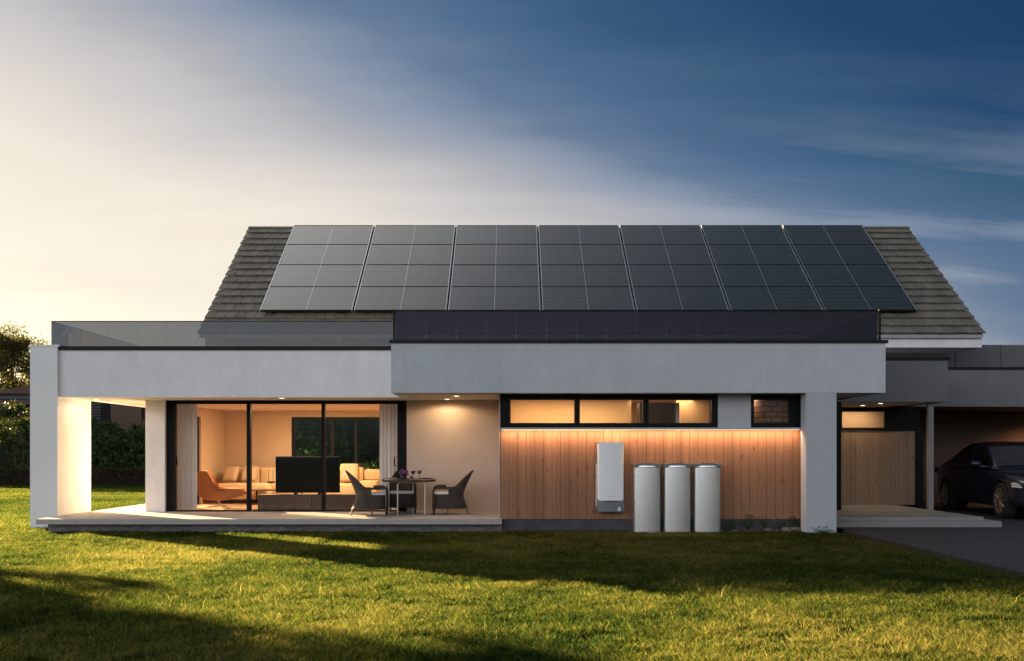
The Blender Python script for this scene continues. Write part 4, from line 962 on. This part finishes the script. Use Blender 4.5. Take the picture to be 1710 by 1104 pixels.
names = ['at the far left edge of the lawn', 'second from the left edge of the lawn', 'left of the wing wall', 'hidden partly by the wing wall', 'just right of the wing wall', 'in the middle of the gap beside the wing wall', 'right of the middle of the gap', 'next to the white end pier', 'partly behind the white end pier']
i = 0
for x, h in ((-27.2, 4.1), (-25.6, 4.2), (-24.0, 4.0), (-22.4, 3.3), (-20.9, 3.3), (-19.9, 3.0), (-18.9, 2.75), (-18.0, 2.85), (-16.8, 2.9)):
    shrub(x, 46.6+rs.uniform(-.3, .3), 1.9, 1.4, h, 'dark green leafy shrub ' + names[i]); i += 1
# clipped low hedge
t = thing('low_hedge', (-21.5, 45.4, 0), 'low clipped dark brown hedge along the far end of the lawn', 'hedge')
pts = np.stack([rs.uniform(-7.5, 6.5, 26000), rs.uniform(-.35, .35, 26000), rs.uniform(.02, .80, 26000)], 1); k = rs.rand(26000) < .7; pts[k, 1] = -.35+rs.uniform(-.05, .05, k.sum()); 
k = rs.rand(26000) < .25; pts[k, 2] = .80+rs.uniform(-.05, .04, k.sum()); leaf_mesh('foliage', pts, .085, 'hedge_leaf', t)
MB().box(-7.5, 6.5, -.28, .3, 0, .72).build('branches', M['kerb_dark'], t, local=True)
def tree(name, x, y, h, cr, lab, n=46, per=260, size=.2, mat='tree_leaf', tr=.16, low=.35, grp=None, flat=1.0):
    t = thing(name, (x, y, 0), lab, 'tree', grp)
    cs, rr = [], []
    for i in range(n):
        a = rs.uniform(0, 6.28); u = rs.rand()**.55; zz = rs.uniform(low, .97); prof = math.sin(math.pi*min(1, (zz-low+.10)/(1.12-low)))**.6
        cs.append((math.cos(a)*cr*u*prof*.9, math.sin(a)*cr*u*prof*.9, h*zz)); rr.append(rs.uniform(.16, .30)*cr)
    leaf_mesh('crown', clumps(cs, rr, per, shell=.4), size, mat, t)
    m = MB(); m.tube([(0, 0, 0), (.1, .05, h*.3), (-.05, 0, h*.6), (0, .1, h*.85)], tr, 9, r2=tr*.25)
    for c in cs[::2]: m.tube([(0, 0, c[2]*.55), (c[0]*.45, c[1]*.45, c[2]*.8), c], tr*.32, 5, r2=tr*.08)
    m.build('trunk', M['bark'], t, local=True, smooth='all')
tree('garden_tree', -29.5, 56.5, 8.6, 3.6, 'sunlit loose tree behind the neighbouring roof at the left edge', n=75, per=380, low=.3)
tree('garden_tree', -25.9, 57.5, 7.7, 2.6, 'smaller tree behind the neighbouring roof, next to the wing wall', n=55, per=380, low=.3)
tree('shade_tree', -20.6, 19.5, 8.4, 3.4, 'broad tree left of the lawn casting shade over its near corner', n=64, per=120, size=.30, low=.34)
tree('shade_tree', -16.9, 19.1, 8.0, 2.5, 'second broad tree left of the lawn, closer to the house', n=48, per=110, size=.30, low=.34)
# garden behind the living room window
nb2 = setp(bx(-11.5, 3, 36.0, 36.15, 0, 3.05).build('sky_screen_wall', M['dark_panel']), 'dark wall added behind the back window shrubs to hide the sky', 'wall')  # wall added to keep the bright sky out of the back window
for x, lab in ((-6.6, 'garden shrub seen through the left part of the back window'), (-5.2, 'garden shrub seen through the middle of the back window'), (-3.8, 'garden shrub seen through the right part of the back window')):
    shrub(x, 29.6, 1.8, 1.2, 3.0, lab, n=30, per=260, size=.15, mat='garden_leaf', name='garden_shrub', grp='shrubs behind the living room')
# neighbour
nb = thing('neighbour_house', (-21, 52, 0), 'dark slatted neighbouring building behind the shrubs', 'building')
def nbp(name, m, mat): o = m.build(name, M[mat], nb); return o
m = MB(); z = 2.2
while z < 4.6: m.box(-24.5, -14.0, 51.9, 51.97, z, z+.10); z += .15
nbp('slatted_wall', m, 'neighbour_slat'); nbp('wall', bx(-32, -24.6, 52.0, 56, 0, 4.4), 'dark_panel'); nbp('wall', bx(-24.5, -14.0, 52.0, 56, 0, 4.7), 'dark_panel')
m = bx(-21.65, -20.0, 51.7, 51.89, 0, 4.45); m.box(-20.0, -14, 51.75, 51.88, 0, 3.35); nbp('brown_pillar', m, 'neighbour_brown')
m = bx(-22.2, -21.65, 51.7, 51.89, 0, 4.7); nbp('post', m, 'dark_panel')
m = MB().prism([(-30, 4.72), (-24.6, 4.72), (-24.6, 5.45), (-27.0, 4.95), (-30, 4.78)], 51.2, 55, 'y'); nbp('roof', m, 'neighbour_brown')
nbp('roof_band', bx(-30, -24.6, 51.5, 51.9, 4.45, 4.70), 'neighbour_blue'); nbp('beam', bx(-30, -24.55, 51.3, 51.6, 4.14, 4.40), 'neighbour_brown')
# ================================================================== ROCKS AND WEEDS at the foot of the wall
xs = [4.2, 4.42, 4.6, 4.78, 4.97, 5.12, 5.3, 5.47, 5.62]
places = ['nearest the right cabinet', 'second from the right cabinet', 'third from the right cabinet', 'fourth from the right cabinet', 'in the middle of the row', 'fourth from the column', 'third from the column', 'second from the column', 'nearest the column']
for i, x in enumerate(xs):
    r = random.choice((.04, .05, .07, .09)); o = MB().ball((0, 0, 0), r, 3, (random.uniform(1.1, 1.8), 1, random.uniform(.6, .9)), .2).build('rock', M['pebble'], smooth='all'); o.location = (x+random.uniform(-.05, .05), 19.06+random.uniform(-.07, .07), r*.45); o.rotation_euler = (0, 0, random.uniform(0, 3)); setp(o, 'small dark stone at the foot of the boards, ' + places[i], 'stone', 'stones along the wall foot')
def weed(x, y, h, lab, n=80, sp=.20):
    t = thing('weed_plant', (x, y, 0), lab, 'plant', 'small weeds along the wall foot')
    m = MB(); tips = []
    for k in range(9):
        a = random.uniform(0, 6.28); q = (math.cos(a)*sp*random.random(), math.sin(a)*sp*.5*random.random(), h*random.uniform(.5, 1)); m.tube([(0, 0, 0), (q[0]*.4, q[1]*.4, q[2]*.6), q], .004, 4); tips.append(q)
    m.build('stem', M['weed_leaf'], t, local=True)
    pts = [np.array(tips[random.randrange(9)])*random.uniform(.4, 1.05)+rs.normal(size=3)*.025 for _ in range(n)]; leaf_mesh('foliage', pts, .055, 'weed_leaf', t)
for x, h, lab in ((4.35, .30, 'low weed beside the right cabinet'), (4.72, .36, 'taller weed left of the middle stones'), (5.05, .33, 'weed growing up the boards in the middle of the stones'), (5.36, .26, 'low weed right of the middle stones'), (5.66, .34, 'weed growing at the left side of the column')):
    weed(x, 19.13, h, lab)
weed(6.05, 18.62, .14, 'tiny weed at the front foot of the column', 40, .28)
# ================================================================== GRASS
def vnoise(x, y, cell, seed):
    r = np.random.RandomState(seed).rand(256, 256); u, v = x/cell+100, y/cell+100; i, j = np.floor(u).astype(int), np.floor(v).astype(int); f, g = u-i, v-j
    f = f*f*(3-2*f); g = g*g*(3-2*g); i0, i1, j0, j1 = i % 256, (i+1) % 256, j % 256, (j+1) % 256
    return (r[i0, j0]*(1-f)+r[i1, j0]*f)*(1-g)+(r[i0, j1]*(1-f)+r[i1, j1]*f)*g
def fbm(x, y, c, seed): return .5*vnoise(x, y, c, seed)+.3*vnoise(x, y, c/2.1, seed+1)+.2*vnoise(x, y, c/4.3, seed+2)
def grass():
    rng = np.random.RandomState(5); X, Y, W, H, T = [], [], [], [], []
    def add(x, y, w, h, t): X.append(x); Y.append(y); W.append(w); H.append(h); T.append(t)
    # near field
    N = 2800000; d = 6.6+(19.25-6.6)*rng.rand(N); x = (rng.rand(N)*2-1)*.66*d
    keep = rng.rand(N) < (d/6.6)*(6.6/d)**1.05*1.0*(.55)
    keep &= (x < 6.40); keep &= ~((d > 19.18) & (x > -9.3)); keep &= ~((d > 19.0) & (x > -9.46) & (x < -.2)); keep &= ~((np.abs(x-6.04) < .3) & (d > 18.69)); keep &= ~((d > 18.8) & (d < 19.2) & (x > 2.38) & (x < 4.15))
    x, d = x[keep], d[keep]
    cl = fbm(x, d, .45, 3); pt = fbm(x, d, 2.6, 9); big = fbm(x, d, 5.5, 21)
    fi = fbm(x, d, .13, 33); h = (.020+.034*rng.rand(len(x))**1.6)*(.30+.9*cl+.65*fi)*(1+.15*(d < 12)); long_ = rng.rand(len(x)) < .008*(cl > .45); h[long_] *= rng.uniform(1.5, 2.6, long_.sum())
    # gaps with bare soil
    k = ~((cl*.5+fi*.5 < .40) & (rng.rand(len(x)) < .8)); fi = fi[k]; x, d, h, cl, pt, big = x[k], d[k], h[k], cl[k], pt[k], big[k]
    tint = np.clip(.50+.80*(pt-.5)+.4*(cl-.5)+.45*(fi-.5)+.25*(big-.5)+rng.normal(size=len(x))*.24, 0, 1)
    add(x, d, .0024+.0020*rng.rand(len(x))+.00025*d, h, tint)
    # far field on the left
    N = 330000; d = 18.9+(45.2-18.9)*rng.rand(N)**.8; px = rng.uniform(-420, 262, N); x = (px-855)/F*d
    k = ~((x > -9.47) & (d < 45)) & ~((x > -10.07) & (d < 21.6) & (d > 19.98)); x, d = x[k], d[k]; cl = fbm(x, d, .8, 3); pt = fbm(x, d, 2.6, 9)
    add(x, d, .012+.010*rng.rand(len(x))+.0006*(d-19), (.03+.05*rng.rand(len(x)))*(.5+cl), np.clip(.45+.6*(pt-.5)+rng.normal(size=len(x))*.15, 0, 1))
    x, y, w, h, t = (np.concatenate(q) for q in (X, Y, W, H, T)); n = len(x); print('grass blades', n)
    a = rng.rand(n)*2*np.pi; lean = (.25+1.1*rng.rand(n))*h*1.1; la = rng.rand(n)*2*np.pi
    bx_, by_ = np.cos(a)*w*.5, np.sin(a)*w*.5; lx, ly = np.cos(la)*lean, np.sin(la)*lean
    z0 = np.full(n, -.004); V = np.empty((n, 5, 3), np.float32)
    for i, (s_, f, zz) in enumerate(((-1, 0, 0), (1, 0, 0), (1, .30, .62), (-1, .30, .62))):
        k = 1 if i < 2 else .75
        V[:, i, 0] = x+s_*bx_*k+lx*f; V[:, i, 1] = y+s_*by_*k+ly*f; V[:, i, 2] = z0+h*zz
    V[:, 4, 0] = x+lx; V[:, 4, 1] = y+ly; V[:, 4, 2] = h
    idx = np.arange(n, dtype=np.int32)[:, None]*5; L = (idx+np.array([0, 1, 2, 3, 3, 2, 4], dtype=np.int32)).ravel()
    me = bpy.data.meshes.new('grass'); me.vertices.add(5*n); me.vertices.foreach_set('co', V.ravel()); me.loops.add(7*n); me.loops.foreach_set('vertex_index', L)
    me.polygons.add(2*n); st = (np.arange(n, dtype=np.int32)[:, None]*7+np.array([0, 4], dtype=np.int32)).ravel(); me.polygons.foreach_set('loop_start', st)
    me.update(calc_edges=True); at = me.attributes.new('tint', 'FLOAT', 'POINT'); at.data.foreach_set('value', np.repeat(t, 5).astype(np.float32)); me.materials.append(M['grass_blade'])
    o = bpy.data.objects.new('grass', me); COL.objects.link(o); setp(o, 'short yellow green grass covering the lawn', 'grass', kind='stuff')
grass()
